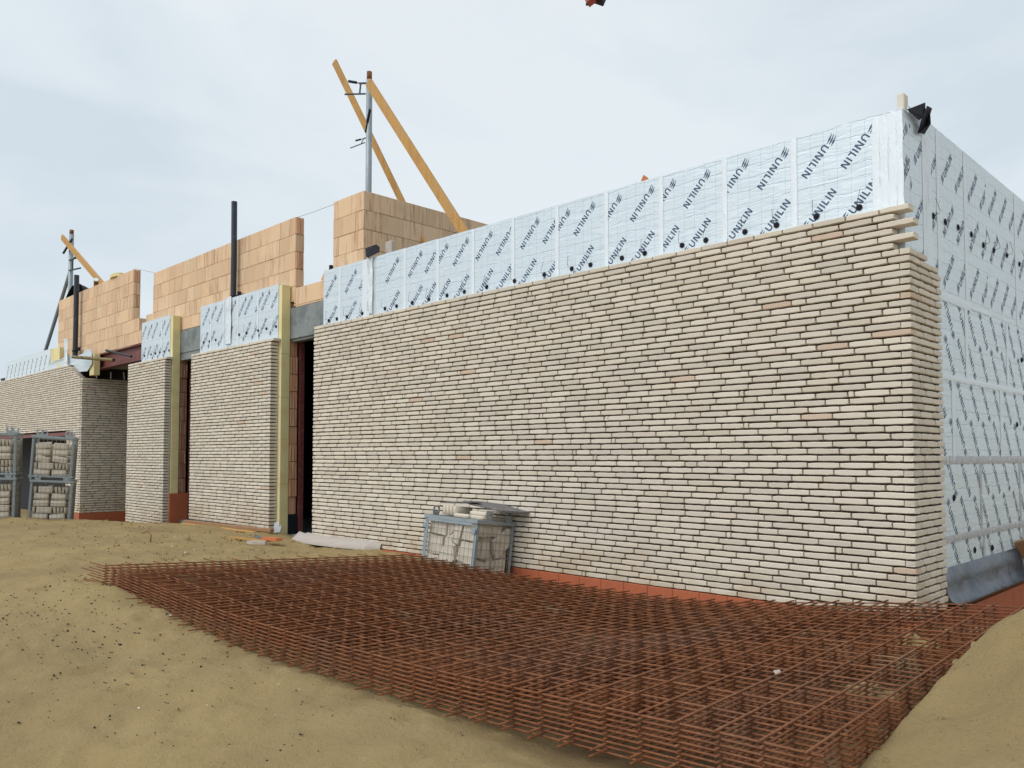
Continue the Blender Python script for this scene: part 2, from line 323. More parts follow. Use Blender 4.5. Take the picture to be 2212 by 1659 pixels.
def ghv(X,Y):
    X=np.asarray(X,float);Y=np.asarray(Y,float); out=np.full(X.shape,sol[n_])+sol[n_+1]*X+sol[n_+2]*Y
    for i in range(n_): out=out+sol[i]*_phi(np.hypot(X-cpx[i,0],Y-cpx[i,1]))
    return out
def gh(x,y): return float(ghv([x],[y])[0])
def graded(lo,a,b,hi,fine,k):
    r=list(np.arange(a,b,fine)); s=fine; x=a
    while x>lo: s*=k; x-=s; r.insert(0,x)
    x=r[-1]; s=fine
    while x<hi: s*=k; x+=s; r.append(x)
    return r
GX=graded(-90,-6.5,2.2,60,.035,1.035); GY=graded(-60,-5.3,-.05,60,.035,1.05)
XX,YY=np.meshgrid(GX,GY)
fade=np.clip(1-(np.maximum(np.abs(XX+10)-17,0)+np.maximum(np.abs(YY+4)-9,0))/6,0,1)
ZZ=ghv(np.clip(XX,-27,8.5),np.clip(YY,-12,9)); ZZ=np.clip(ZZ,-.6,.6); ZZ=ZZ*fade+(-.35)*(1-fade)
inside=(YY>.25)&(XX<-.12)
gm=MB(); gv=[]
for j in range(len(GY)):
    for i in range(len(GX)):
        x=GX[i]; y=GY[j]; z=ZZ[j,i]
        if inside[j,i]: z=-.55
        else:
            p=Vector((x,y,0)); z+=.05*(noise.noise(p*1.1)+.5*noise.noise(p*2.7+Vector((3,1,0))))+.016*noise.noise(p*6)+.009*noise.noise(p*14)+.006*max(0,noise.noise(p*3+Vector((9,9,0))))*noise.noise(p*26)*3
            md=max(0,1-((x-1.25)**2/.8+(y+2.1)**2/1.2)); z+=md*(.05*noise.noise(p*5+Vector((0,0,5)))+.03*noise.noise(p*13))
        gv.append((x,y,z))
nx=len(GX)
gf=[(j*nx+i,j*nx+i+1,(j+1)*nx+i+1,(j+1)*nx+i) for j in range(len(GY)-1) for i in range(nx-1)]
gm.v=gv; gm.f=gf; gm.m=[0]*len(gf)
frg=random.Random(17); FP=[]
for k in range(110):
    fx=frg.uniform(-9,2.4); fy=frg.uniform(-5.3,-3.6) if fx>-5.5 and fx<1 else frg.uniform(-5.2,-.6); FP.append((fx,fy,frg.uniform(0,3.14),frg.uniform(.05,.14),frg.uniform(.03,.06),frg.uniform(.008,.024)))
for q,v in enumerate(gv):
    x,y,z=v
    if -9.3<x<2.7 and -5.6<y<-.3:
        for fx,fy,fa,fl,fw_,fd in FP:
            if abs(x-fx)<.3 and abs(y-fy)<.3:
                u=((x-fx)*math.cos(fa)+(y-fy)*math.sin(fa))/fl; w2=(-(x-fx)*math.sin(fa)+(y-fy)*math.cos(fa))/fw_; r2=u*u+w2*w2
                z+=-fd*math.exp(-r2*1.2)+fd*.5*math.exp(-(math.sqrt(r2)-1.6)**2*3)
        gv[q]=(x,y,z)
def _mt(x,y):
    t=(y+3.5)/3.05; s_=(.87-x-t*.12)/5.49; return s_,t
def _top(s_,t):
    a=np.interp(s_,[0,.33,.63,1],[.12,.062,.066,.20]); b=np.interp(s_,[0,.15,.27,.42,.72,1],[.165,.085,.0,-.085,-.065,.01]); t=min(max(t,0),1); return a*(1-t)+b*t
for q,v in enumerate(gv):
    x,y,z=v
    if -6.5<x<1.6 and -4.6<y<.2:
        s_,t=_mt(x,y); dx=max(0,-s_*3.2,s_-1.04)*5.49; dy=max(0,-t-.04,t-1.05)*3.05
        if s_<0 and t>.5: dx+=(t-.5)*1.2
        dd=math.hypot(dx,dy); cap=_top(min(max(s_,0),1),t)-.19+dd*.62
        if z>cap: z=cap-.0+.010*noise.noise(Vector((x*9,y*9,0)))
        gv[q]=(x,y,z)
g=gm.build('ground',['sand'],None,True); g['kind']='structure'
def gz(x,y):
    i=min(max(np.searchsorted(GX,x)-1,0),nx-2); j=min(max(np.searchsorted(GY,y)-1,0),len(GY)-2); return gv[j*nx+i][2]
rng=random.Random(5)
# loose grit and dark specks
gm=MB()
def chip(mb,x,y,z,s,rng,flat=.5,mi=0):
    vs=[]
    for k in range(6):
        a=k*math.pi/3+rng.uniform(-.3,.3); vs.append((x+math.cos(a)*s*rng.uniform(.6,1.2),y+math.sin(a)*s*rng.uniform(.4,1),z-s*.3))
    n=len(vs); top=[((v[0]-x)*.6+x,(v[1]-y)*.6+y,z+s*flat*rng.uniform(.6,1.1)) for v in vs]
    mb.add(vs+top,[tuple(range(n,2*n))]+[(k,(k+1)%n,n+(k+1)%n,n+k) for k in range(n)],mi)
for k in range(1500):
    if k<950: x=rng.uniform(-9,-.5); y=rng.uniform(-5.2,-3.7) if x>-5 else rng.uniform(-5.2,-1)
    elif k<1250: x=rng.uniform(.95,2.2); y=rng.uniform(-4,-1)
    else: x=rng.uniform(-14,-6); y=rng.uniform(-3,-.3)
    s=rng.choice([.004,.005,.006,.008])*(1 if x>-3 else 1.5); chip(gm,x,y,gz(x,y),s,rng,.5,(0 if rng.random()<.5 else 2) if rng.random()<.975 else 1)
for k in range(260):
    x=rng.gauss(-3.9,1.1); y=rng.gauss(-4.35,.35)
    if y>-3.95+(.1 if x<-4 else 0): continue
    s=rng.uniform(.004,.009); chip(gm,x,y,gz(x,y),s,rng,.4,2)
    if rng.random()<.5: chip(gm,x+s*2,y+s*.5,gz(x,y),s*.8,rng,.4,2)
g=gm.build('grit',['rust','white','black']); g['kind']='stuff'; g['label']='dark crumbs and small pale stones scattered over the sand'; g['category']='grit'
# sand clods
rng=random.Random(71); gm=MB()
for k in range(900):
    if k<500: x=rng.uniform(.9,1.9); y=rng.uniform(-3.9,-1.2)
    else: x=rng.uniform(-15,-5.5) ; y=rng.uniform(-2.8,-.25)
    s=rng.uniform(.004,.016)*(1 if k<500 else 1.7); s*=rng.random()**.7+.3; chip(gm,x,y,gz(x,y)+s*.1,s,rng,.8)
g=gm.build('sand_clods',['sand'],None,True); g['kind']='stuff'; g['label']='small crumbling clods of the same sand lying on the ground'; g['category']='sand clods'
def heap(label,x,y,z,rx,ry,h,seed):
    mb=MB(); n=22; k=9; vs=[]
    for i in range(k):
        t=i/(k-1)
        for j in range(n):
            a=2*math.pi*j/n; rr=1+.35*noise.noise(Vector((math.cos(a)*1.5,math.sin(a)*1.5,seed)))
            p=Vector((x+rx*rr*math.cos(a)*(1-t),y+ry*rr*math.sin(a)*(1-t),0)); p.z=z+h*math.sqrt(max(0,1-(1-t)**2))*(1+.3*noise.noise(Vector((p.x*14,p.y*14,seed))))+.012*noise.noise(Vector((p.x*40,p.y*40,seed)))
            vs.append(p)
    fs=[(i*n+j,i*n+(j+1)%n,(i+1)*n+(j+1)%n,(i+1)*n+j) for i in range(k-1) for j in range(n)]
    mb.add(vs,fs); return single(mb,'sand_lump',['sand'],label,'sand',smooth=True,origin=(x,y,z))
heap('small lump of sand fallen on the far part of the rebar mats',.50,-1.45,-.06,.13,.08,.15,2)
heap('flat patch of sand spilled through the mats near the mound foot',.62,-2.4,-.05,.15,.09,.12,3)
# ------------------------------------------------------------------ MAIN FACING WALL
rng=random.Random(11)
Z0=-2*CO
W1=thing('brick_wall','long pale brick facing wall in the foreground with toothed right corner','wall',(-3.9,0,Z0))
mb=MB()
def s1(r):
    if r<=49: return 0. if r%2==0 else -.071
    return {50:-.11,51:.03,52:-.115,53:.03,54:-.10,55:-.10}[r] if r<56 else None
def s0(r): return -7.80+(-.09 if r==55 else 0)+(.0 if r%2 else .004)
ROWS=56
facing(mb,front(0),s0,s1,Z0,ROWS-1,rng,first=lambda r:(.245 if r in(51,53) else (.27 if r%3 else .15)) if r%2==0 or r>49 else (.12 if r%4==1 else .25),enddepth=.10)
facing(mb,front(0),s0,s1,Z0+55*CO,1,rng,first=lambda r:.2,enddepth=.10)
mb.build('facing',['brick'],W1)
mb=MB()
rets=lambda r:(.104 if r%2==0 else 0.)
def re(r):
    base=.655+(.0 if r%2 else -.02)
    if r==49: return .36
    if r==48: return .60
    return base
facing(mb,side(0),rets,re,Z0,50,rng,depth=.05,enddepth=.066,first=lambda r:.1+(r*37%5)*.035)
mb.build('return_facing',['brick'],W1)
mb=MB(); mb.box((-7.78,.028,Z0-.005),(-.03,.085,Z0+54.7*CO)); mb.box((-.066,.028,Z0-.005),(-.026,.63,Z0+48.5*CO))
# keep the toothed rows open
mb.v=[(min(v[0],-.14) if (v[2]>Z0+51*CO and v[0]>-.14 and v[1]<.09) else v[0],v[1],v[2]) for v in mb.v]
mb.build('joint_backing',['joint'],W1)
mb=MB(); x=-7.75
while x<.02:
    e=min(x+.262,.03); mb.box((x+.0015,-.006,-.36),(e-.0015,.11,Z0-.008),0,.003); x=e
mb.build('footing',['footing'],W1)
# side footing
W1b=thing('clay_footing','red clay footing strip running along the base of the side wall','footing',(.0,4,-.3))
mb=MB(); y=.12
while y<8.6:
    mb.box((-.12,y+.0015,-.45),(.045,y+.26,-.125),0,.004); y+=.262
mb.build('footing_blocks',['footing'],W1b)
# other facing walls
def seg(label,x0,x1,z0,rows,seed,capr=0,topskip=None):
    rng=random.Random(seed)
    Wt=thing('brick_wall',label,'wall',((x0+x1)/2,0,z0)); mb=MB()
    facing(mb,front(0),lambda r:x0+(0 if r%2 else .004),lambda r:x1+(.07 if r==rows-1 and capr else 0),z0,rows,rng,first=lambda r:.245 if r%2 else .12,enddepth=.115)
    mb.build('facing',['brick'],Wt)
    mb=MB(); mb.box((x0+.02,.028,z0-.004),(x1-.022,.10,z0+(rows-1)*CO+.02)); mb.build('joint_backing',['joint'],Wt)
    return Wt
W2=seg('pale brick pier with the light streaked base between the two narrow doorways',-11.73,-8.98,-.035,54,21,1)
W3=seg('narrow pale brick pier left of the far narrow doorway',-14.62,-12.83,-.24,59,22,1)
mb=MB(); x=-14.62
while x<-12.84: e=min(x+.262,-12.83); mb.box((x+.001,-.006,-.5),(e-.001,.11,-.246),0,.003); x=e
mb.build('footing',['footing'],W3)
# far left wall with return
W4=thing('brick_wall','far left pale brick wall with stepped top and shaded return','wall',(-20,0,-.2)); rng=random.Random(31)
mb=MB(); z4=-.215
def f1(r):
    if r>=57: return -17.33-(r-56)*.13
    return -17.30 if r%2==0 else -17.40
lint=1.56
facing(mb,front(0),lambda r:(-18.3 if z4+r*CO<lint+.03 else -30.),f1,z4,64,rng,first=lambda r:.245 if r%2 else .12,enddepth=.1)
mb.build('facing',['brick'],W4)
mb=MB(); facing(mb,side(-17.3),lambda r:.104 if r%2==0 else 0.,lambda r:2.6,z4,57,rng,first=lambda r:.245 if r%2 else .12)
mb.build('return_facing',['brick'],W4)
mb=MB(); mb.box((-30,.019,lint+.05),(-17.33,.1,z4+57*CO)); mb.box((-30,.02,z4+57*CO),(-18.2,.1,z4+63.4*CO)); mb.box((-18.29,.021,-.25),(-17.34,.098,lint+.05)); mb.box((-17.4,.1,-.25),(-17.32,2.6,z4+56.5*CO)); mb.build('joint_backing',['joint'],W4)
mb=MB(); mb.box((-18.3,-.004,-.6),(-17.3,.1,z4-.006)); mb.box((-17.4,.1,-.6),(-17.296,2.6,z4-.006)); mb.build('footing',['footing'],W4)
mb=MB(); mb.box((-30,-.012,lint+.0),(-17.85,.1,lint+.012)); mb.box((-30,-.012,lint-.07),(-17.85,-.002,lint+.0)); mb.build('lintel_angle',['redsteel'],W4)
# ------------------------------------------------------------------ FOIL INSULATION
def clip(poly,x0,x1,y0,y1):
    def cl(p,f,inter):
        o=[]
        for i in range(len(p)):
            a=p[i];b=p[(i+1)%len(p)]
            if f(a): o.append(a)
            if f(a)!=f(b): o.append(inter(a,b))
        return o
    def ix(v): return lambda a,b:(v,a[1]+(b[1]-a[1])*(v-a[0])/(b[0]-a[0]))
    def iy(v): return lambda a,b:(a[0]+(b[0]-a[0])*(v-a[1])/(b[1]-a[1]),v)
    for f,g in((lambda q:q[0]>=x0,ix(x0)),(lambda q:q[0]<=x1,ix(x1)),(lambda q:q[1]>=y0,iy(y0)),(lambda q:q[1]<=y1,iy(y1))):
        if len(poly)<3: return []
        poly=cl(poly,f,g)
    return poly if len(poly)>=3 else []
def word():
    t=.19; q=[]
    def bar(x0,y0,x1,y1,w=t):
        dx,dy=x1-x0,y1-y0; l=math.hypot(dx,dy); ox,oy=-dy/l*w/2,dx/l*w/2
        q.append([(x0+ox,y0+oy),(x0-ox,y0-oy),(x1-ox,y1-oy),(x1+ox,y1+oy)])
    def rect(x0,y0,x1,y1): q.append([(x0,y0),(x1,y0),(x1,y1),(x0,y1)])
    # emblem: three pointed slanting blades
    for k in range(3):
        y=.12+k*.34; q.append([(-.15,y-.12),(.45,y+.12),(.62,y+.34),(.1,y+.1)]); q.append([(.40,y+.02),(.62,y+.34),(1.25,y+.30),(.62,y+.08)]); 
    x=1.45
    # U
    rect(x,.36,x+t,1); rect(x+.62,.36,x+.62+t,1); c=(x+.405,.40)
    for i in range(8):
        a0=math.pi+i*math.pi/8; a1=a0+math.pi/8; ro=.405; ri=ro-t
        q.append([(c[0]+ro*math.cos(a0),c[1]+ro*math.sin(a0)),(c[0]+ro*math.cos(a1),c[1]+ro*math.sin(a1)),(c[0]+ri*math.cos(a1),c[1]+ri*math.sin(a1)),(c[0]+ri*math.cos(a0),c[1]+ri*math.sin(a0))])
    x+=1.05
    def Nn(x):
        rect(x,0,x+t,1); rect(x+.62,0,x+.62+t,1); q.append([(x+t*.3,1),(x+t*1.3,1),(x+.81-t*.3,0),(x+.81-t*1.3,0)])
    Nn(x); x+=1.05; rect(x,0,x+t,1); x+=.43; rect(x,0,x+t,1); rect(x+t,0,x+.55,t); x+=.76; rect(x,0,x+t,1); x+=.43; Nn(x); x+=.81
    return q,x
WORD,WL=word()
CAPH=.36/WL
def stamps(lst,rect,sc_=1.):
    """lst: (s,z,angle) start of the emblem end; returns clipped polys"""
    out=[]
    for s,z,a in lst:
        ca,sa=math.cos(a),math.sin(a); k=CAPH*sc_
        for p in WORD:
            w_=[(s+(u*ca-(v-.5)*sa)*k,z+(u*sa+(v-.5)*ca)*k) for u,v in p]
            c=clip(w_,*rect)
            if c: out.append(c)
    return out
def board(parent,axis,pl,th,s0,s1,z0,z1,lst,mat='foil',sc_=1.):
    """axis 'x': front board, outer face y=pl ; axis 'y': side board, outer face x=pl"""
    mb=MB()
    if axis=='x': mb.box((s0+.001,pl,z0+.001),(s1-.001,pl+th,z1-.001)); 
    else: mb.box((pl-th,s0+.001,z0+.001),(pl,s1-.001,z1-.001))
    mb.m=[0]*len(mb.f)
    for i,p in enumerate(stamps(lst,(s0+.004,s1-.004,z0+.004,z1-.004),sc_)):
        o=.0012+.00002*(i%9)
        vs=[(a,pl-o,b) if axis=='x' else (pl+o,a,b) for a,b in p]; n=len(vs)
        mb.add(vs,[tuple(range(n))],1)
    return mb.build('foil_board',[mat,'ink'],parent)
def wtape(parent,axis,pl,s0,s1,z0,z1,mat='tape',rng=random.Random(3)):
    mb=MB(); o=.003; vert=(z1-z0)>(s1-s0); n=max(3,int((z1-z0 if vert else s1-s0)/.06)); vs=[];fs=[]
    for i in range(n+1):
        t=i/n; j=lambda:rng.uniform(-.004,.004)
        if vert: a=(s0+j(),z0+(z1-z0)*t); b=(s1+j(),a[1]); m_=((a[0]+b[0])/2,a[1])
        else: a=(s0+(s1-s0)*t,z0+j()); b=(a[0],z1+j()); m_=(a[0],(a[1]+b[1])/2)
        for q,oo in((a,.0005),(m_,o+rng.uniform(0,.003)),(b,.0005)):
            vs.append((q[0],pl-oo-.0014,q[1]) if axis=='x' else (pl+oo+.0014,q[0],q[1]))
    for i in range(n):
        for k in(0,1): a=i*3+k; fs.append((a,a+1,a+4,a+3))
    mb.add(vs,fs); return mb.build('tape_strip',[mat],parent,True)
def tie(parent,axis,pl,s,z,rng,rod=True,r=.023):
    mb=MB(); 
    def q(a,d,b): return (a,pl-d,b) if axis=='x' else (pl+d,a,b)
    mb.tube([q(s,.0005,z),q(s,.007,z)],r,14); mb.tube([q(s,.007,z),q(s,.013,z)],r*.45,8)
    if rod:
        a=rng.uniform(-.03,.02); mb.tube([q(s,.01,z),q(s,.05,z+.012),q(s+a*.3,.055,z+.03),q(s+a,.03,z+.13)],.0018,5)
    mb.build('wall_tie',['black'],parent)
A1=R(48)
UPs=lambda xs,z=3.06:[(x-.24,z-.265,A1) for x in xs]                 # reads up to the right
DNs=lambda xs,z=3.22:[(x+.245,z+.265,A1+math.pi) for x in xs]         # reads down to the left
PF=.12
I1=thing('insulation_cladding','foil faced insulation boards above the long brick wall','insulation',(-3.9,.2,3.))
tx=[-7.75,-7.351,-6.60,-5.92,-5.291,-4.677,-4.046,-3.418,-2.784,-2.161,-1.516,-.898,-.237,-.07]
top=[-7.69,-7.21,-6.89,-6.3,-5.84,-5.52,-5.36,-5.01,-4.62,-4.29,-3.92,-3.6,-3.50,-3.18,-2.86,-2.49,-2.26,-1.91,-1.55,-1.2,-.82,-.51]
botr=[-7.43,-6.97,-6.7,-6.5,-6.04,-5.59,-5.33,-5.08,-4.76,-4.37,-4.06,-3.72,-3.36,-2.96,-2.57,-2.25,-1.99,-1.67,-1.28,-.95,-.58,-.27]
low=[(x+.1,2.35,A1+math.pi) for x in botr]
def ztop(x): return 3.57+.0-(x+3.9)*.006
for a,b in zip(tx[:-1],tx[1:]):
    z=ztop((a+b)/2)
    mine=lambda L_,f:[t for t,x in zip(f(L_),L_) if a-.12<x+(.12 if f is DNs else -.12)<b+.12]
    l=[] 
    for x in top:
        if a<=x+.12<b: l+=DNs([x])
    for x in botr:
        if a<=x-.12<b: l+=UPs([x])
    bz=-.1 if a>-7.7 else -.1
    board(I1,'x',PF,.125,a,b,bz,z,l if b-a>.2 else [])
for x in tx[2:-2]: wtape(I1,'x',PF,x-.024,x+.024,2.6,ztop(x)-.006)
wtape(I1,'x',PF,-7.375,-7.325,2.6,ztop(-7.35)-.004)
wtape(I1,'x',PF,-6.82,-6.55,2.6,ztop(-6.6)-.01); wtape(I1,'x',PF,-6.80,-6.74,2.6,ztop(-6.6)-.004); 
for a,b in((-.29,-.235),(-.235,-.175),(-.175,-.115),(-.115,-.071)): wtape(I1,'x',PF,a,b,2.6,3.535)
rng=random.Random(8)
for x in (-7.61,-7.41,-7.17,-6.81,-6.63,-6.32,-6.08,-5.77,-5.45,-5.12,-4.82,-4.45,-4.02,-3.59,-3.22,-2.98,-2.6,-2.34,-1.94,-1.7,-1.33,-1.05,-.72,-.39): tie(I1,'x',PF,x,2.885,rng,True,.024)
# side wall
I2=thing('insulation_cladding','foil faced insulation boards covering the side wall at the right','insulation',(-.07,4,1.8))
PX=-.07
def sband(z0,z1,seams,rows,ph,sgn):
    for k,(a,b) in enumerate(zip(seams[:-1],seams[1:])):
        l=[]; rr=random.Random(int(z0*100)+k)
        n=int((b-a)/.33)
        for q,zz in enumerate(rows):
            for i in range(-1,n+2):
                s=a+ph+i*.335+(q%2)*.02
                if sgn>0: l.append((s-.12,zz-.13,A1) if (q)%2==0 else (s+.12,zz+.13,A1+math.pi))
                else: l.append((s-.11,zz+.14,-R(52)) if (i+q)%3 else (s+.11,zz-.14,math.pi-R(52)))
        board(I2,'y',PX,.12,a,b,z0,z1,l,'foilside')
sband(2.285,3.60,[.245,.845,1.52,2.11,3.08,4.3,5.5,6.7,8.6],[2.50,2.78+.14,3.33],.22,1)
sband(1.65,2.285,[.245,1.48,2.70,3.9,5.1,6.3,8.6],[1.83,2.12],.12,-1)
sband(1.0,1.65,[.245,1.10,2.44,3.6,4.8,6,8.6],[1.18,1.48],.2,-1)
sband(.385,1.0,[.245,1.78,3.02,4.2,5.4,8.6],[.55,.85],.1,-1)
sband(-.12,.385,[.245,1.83,3.1,4.3,5.5,8.6],[-.05,.22],.18,-1)
board(I2,'y',PX,.055,.122,.245,-.12,3.545,[(.20,3.44,A1+math.pi),(.03,2.94,A1),(.2,3.2,A1+math.pi)],'foilside')
for s,a,b in((.845,2.3,3.595),(1.52,2.3,3.595),(3.08,2.3,3.59),(4.3,2.3,3.59)): wtape(I2,'y',PX,s-.032,s+.032,a,b)
for a,b in((.50,.57),(.57,.62),(.62,.70)): wtape(I2,'y',PX,a,b,2.2,3.47)
for s in(1.48,2.70): wtape(I2,'y',PX,s-.04,s+.04,1.67,2.27)
for s in(1.10,2.44): wtape(I2,'y',PX,s-.035,s+.03,1.02,1.63)
for s in(1.78,3.02): wtape(I2,'y',PX,s-.03,s+.03,.41,.98,'dulltape')
for s in(1.83,3.1): wtape(I2,'y',PX,s-.03,s+.03,.1,.36,'dulltape')
wtape(I2,'y',PX+.001,.3,1.6,2.25,2.32); wtape(I2,'y',PX+.001,1.6,2.2,2.268,2.30)
wtape(I2,'y',PX+.001,.3,8,1.625,1.675); wtape(I2,'y',PX+.001,.3,8,.965,1.03,'dulltape'); wtape(I2,'y',PX+.001,.3,8,.355,.41,'dulltape')
for s,z,rd in((.72,2.88,1),(1.0,2.89,0),(1.32,2.91,0),(1.67,2.92,0),(2.01,2.89,1),(2.33,2.9,1),(2.76,2.93,1),(3.2,2.92,1),(1.56,.25,0),(2.06,.23,0),(2.92,.2,0),(3.19,1.97,0),(2.96,1.33,0),(1.06,.7,0)): tie(I2,'y',PX,s,z,rng,rd,.026)
# pier insulation
def pierfoil(label,x0,x1,zt,seams,tz,tops,bots,ties,yx1,zy=None,bz=-.15):
    I=thing('insulation_cladding',label,'insulation',((x0+x1)/2,.2,tz))
    e=[x0]+seams+[x1]
    for a,b in zip(e[:-1],e[1:]):
        l=DNs([x for x in tops if a<=x+.12<b or (x<b<x+.22)],3.27)+UPs([x for x in bots if a<=x-.12<b or (x-.22<b<x)],3.12)
        board(I,'x',PF,.14,a,b,bz,zt,l)
    for s in seams: wtape(I,'x',PF,s-.022,s+.022,2.6,zt-.006)
    for s in ties: tie(I,'x',PF,s,2.965,rng)
    mb=MB(); z=bz
    for zt2 in (.62,1.27,1.9,2.55,zt-.02):
        j=rng.uniform(-.004,.004); mb.box((x1+.0006,.128,z+.0015),(yx1+j,.268,zt2),0,.003); z=zt2
    mb.build('foam_edge',['foam'],I)
    return I
I3=pierfoil('foil faced insulation with yellow foam edge over the pier beside the near doorway',-11.65,-8.99,3.6,[-11.25,-10.78,-10.28,-9.62],3.1,[-11.56,-11.3,-11.02,-10.6,-10.25,-10.05,-9.7,-9.5,-9.2],[-11.36,-11.1,-10.72,-10.45,-9.85,-9.56,-9.35,-9.0],(-11.51,-11.29,-11.05,-10.67,-10.22,-9.97,-9.6,-9.34,-9.05),-8.905)
I4=pierfoil('foil faced insulation with yellow foam edge over the narrow pier',-14.27,-12.92,3.62,[-14.0,-13.3],3.1,[-14.3,-14.02,-13.75,-13.4,-13.15],[-14.05,-13.8,-13.5,-13.25,-12.98],(-14.1,-13.78,-13.57,-13.36,-13.17,-12.95),-12.815,bz=-.2)
I5=thing('insulation_cladding','dull foil insulation boards above the far left wall','insulation',(-22,.2,3.3))
l=[(x,3.53,A1+math.pi+.2) for x in np.arange(-23.8,-20.0,.38)]
board(I5,'x',PF,.12,-24.15,-20.05,2.9,3.66,l,'foilside',1.15)
mb=MB(); mb.box((-20.05,.13,2.9),(-19.42,.24,3.645),0,.004); mb.box((-19.42,.10,2.9),(-19.28,.24,3.62),0,.004); mb.build('foam_board',['foam'],I5)
mb=MB(); rr=random.Random(2)
pr_=[(-20.3,3.0),(-20.2,3.25),(-19.6,3.33),(-19.1,3.32),(-18.6,3.38),(-18.1,3.3),(-17.6,3.32),(-17.3,3.4),(-17.05,3.34),(-17.0,3.05),(-17.3,2.9),(-18.2,2.95)]
vs=[(x,.095+rr.uniform(-.01,.01),z) for x,z in pr_]; n=len(vs); vs+=[(x,.11,z) for x,z in pr_]
mb.add(vs,[tuple(range(n)),tuple(range(2*n-1,n-1,-1))]+[(k,n+k,n+(k+1)%n,(k+1)%n) for k in range(n)]); 
mb.build('foil_scrap',['foil'],I5)
# ------------------------------------------------------------------ CLAY BLOCK WALLS
CH=.262
def claywall(mb,a,b,zt,zb,seed,y0=.28,y1=.425,axis='x',steps=None,lens=.32):
    rg=random.Random(seed); z=zt; r=0
    while z>zb+.02:
        lo=max(zb,z-CH); aa,bb=a,b
        if steps: aa,bb=steps(r,a,b)
        blocks_row(mb,aa,bb,y0,y1,lo,z,lens,rg,axis); z=lo; r+=1
def ribs(mb,x,y0,y1,zt,zb,odd,seed=0):
    z=zt; r=0
    while z>zb+.02:
        lo=max(zb,z-CH)
        if r in odd:
            w=(y1-y0)
            for k in range(2): mb.box((x-.04,y0+.012+k*w*.5,lo+.006),(x+.018,y0+w*.5-.012+k*w*.5,z-.004),1,.003)
        else: mb.box((x-.03,y0+.004,lo+.005),(x+.012,y1-.004,z-.003),0,.003)
        z=lo; r+=1
K1=thing('clay_block_wall','tall orange clay block wall behind the black vertical pipe','wall',(-11.4,.35,2.9)); mb=MB()
claywall(mb,-14.15,-8.80,4.61,3.335,1,steps=lambda r,a,b:(a-(.33 if r>=3 else 0),b))
ribs(mb,-8.80,.28,.425,4.61,3.26,(0,2)); claywall(mb,-11.4,-8.93,3.33,2.6,14)
mb.build('block_courses',['clay','clayr'],K1)
mb=MB(); mb.box((-14.1,.287,3.34),(-8.83,.418,4.6)); mb.build('mortar_bed',['mortar'],K1)
K2=thing('clay_block_wall','low run of clay blocks above the grey lintel','wall',(-8.3,.35,3.2)); mb=MB()
claywall(mb,-8.779,-7.5,3.53,3.24,2,lens=.36); mb.build('block_courses',['clay'],K2)
K3=thing('clay_block_wall','clay block corner carrying the tall grey post','wall',(-7.3,.35,3.2)); mb=MB()
claywall(mb,-7.77,-7.18,4.60,3.4,3); claywall(mb,.28,5.5,4.60,3.3,4,-7.179,-7.035,'y',lens=.36)
mb.build('block_courses',['clay'],K3); mb=MB(); mb.box((-7.76,.287,3.4),(-7.19,.418,4.59)); mb.box((-7.17,.3,3.3),(-7.045,5.5,4.59)); mb.build('mortar_bed',['mortar'],K3)
K4=thing('clay_block_wall','far clay block wall at the left behind the shorter black pipe','wall',(-17.5,.35,3.3)); mb=MB()
claywall(mb,-20.06,-15.2,4.86,3.27,5,steps=lambda r,a,b:(a,b+(.35 if r>=4 else 0)+(.25 if r>=5 else 0)))
ribs(mb,-15.2,.28,.425,4.86,3.8,(0,2)); mb.build('block_courses',['clay','clayr'],K4)
mb=MB(); mb.box((-20.0,.287,3.28),(-15.22,.418,4.83)); mb.build('mortar_bed',['mortar'],K4)
# door reveals: clay jambs
def jamb(label,x,z0,z1,seed,mat,y0=.28,y1=.41):
    J=thing('clay_block_jamb',label,'wall',(x-.1,.35,z0)); mb=MB(); rg=random.Random(seed); z=z0
    while z<z1-.02:
        hi=min(z1,z+.262); o=rg.uniform(-.008,.006); mb.box((x-.25,y0,z+.002),(x-.01+o,y1,hi-.003),0,.004)
        if rg.random()<.75:
            w=(y1-y0)/3
            for k in range(3): mb.box((x-.03,y0+.006+k*w,z+.006),(x+.012+o+rg.uniform(-.003,.003),y0+w*(k+1)-.006,hi-.006),0,.003)
        z=hi
    mb.build('block_courses',[mat],J); return J
jamb('grooved clay block jamb of the near doorway beside red steel post',-8.915,.16,2.76,1,'clayr')
jamb('dark brown clay jamb of the far doorway',-12.82,.36,2.9,2,'clayd')
mb=MB(); mb.box((-9.15,.275,-.16),(-8.90,.43,.155),0,.004); single(mb,'membrane_skirt',['black'],'black membrane skirt at the foot of the near doorway jamb','membrane',origin=(-9,.35,-.16))
mb=MB(); mb.box((-13.05,.11,-.22),(-12.79,.45,.355),0,.006); single(mb,'red_base_block',['footing'],'red block at the foot of the far doorway jamb','block',origin=(-12.9,.3,-.22))
# steel posts in the doorways
def post(label,x,z0,z1,y=.44):
    mb=MB(); mb.box((x-.05,y,z0),(x+.012,y+.008,z1)); mb.box((x+.004,y+.008,z0),(x+.012,y+.07,z1)); mb.box((x-.05,y+.008,z0),(x-.042,y+.07,z1))
    z=z0+.2
    while z<z1-.1: mb.tube([(x+.0125,y+.035,z),(x+.0135,y+.035,z)],.009,8,1); z+=.16
    return single(mb,'steel_post',['redsteel','black'],label,'post',origin=(x,y,z0))
post('red steel post in the near doorway with a row of bolt holes',-8.90,-.12,2.77)
post('red steel post in the far doorway',-12.80,-.1,2.9,.46)
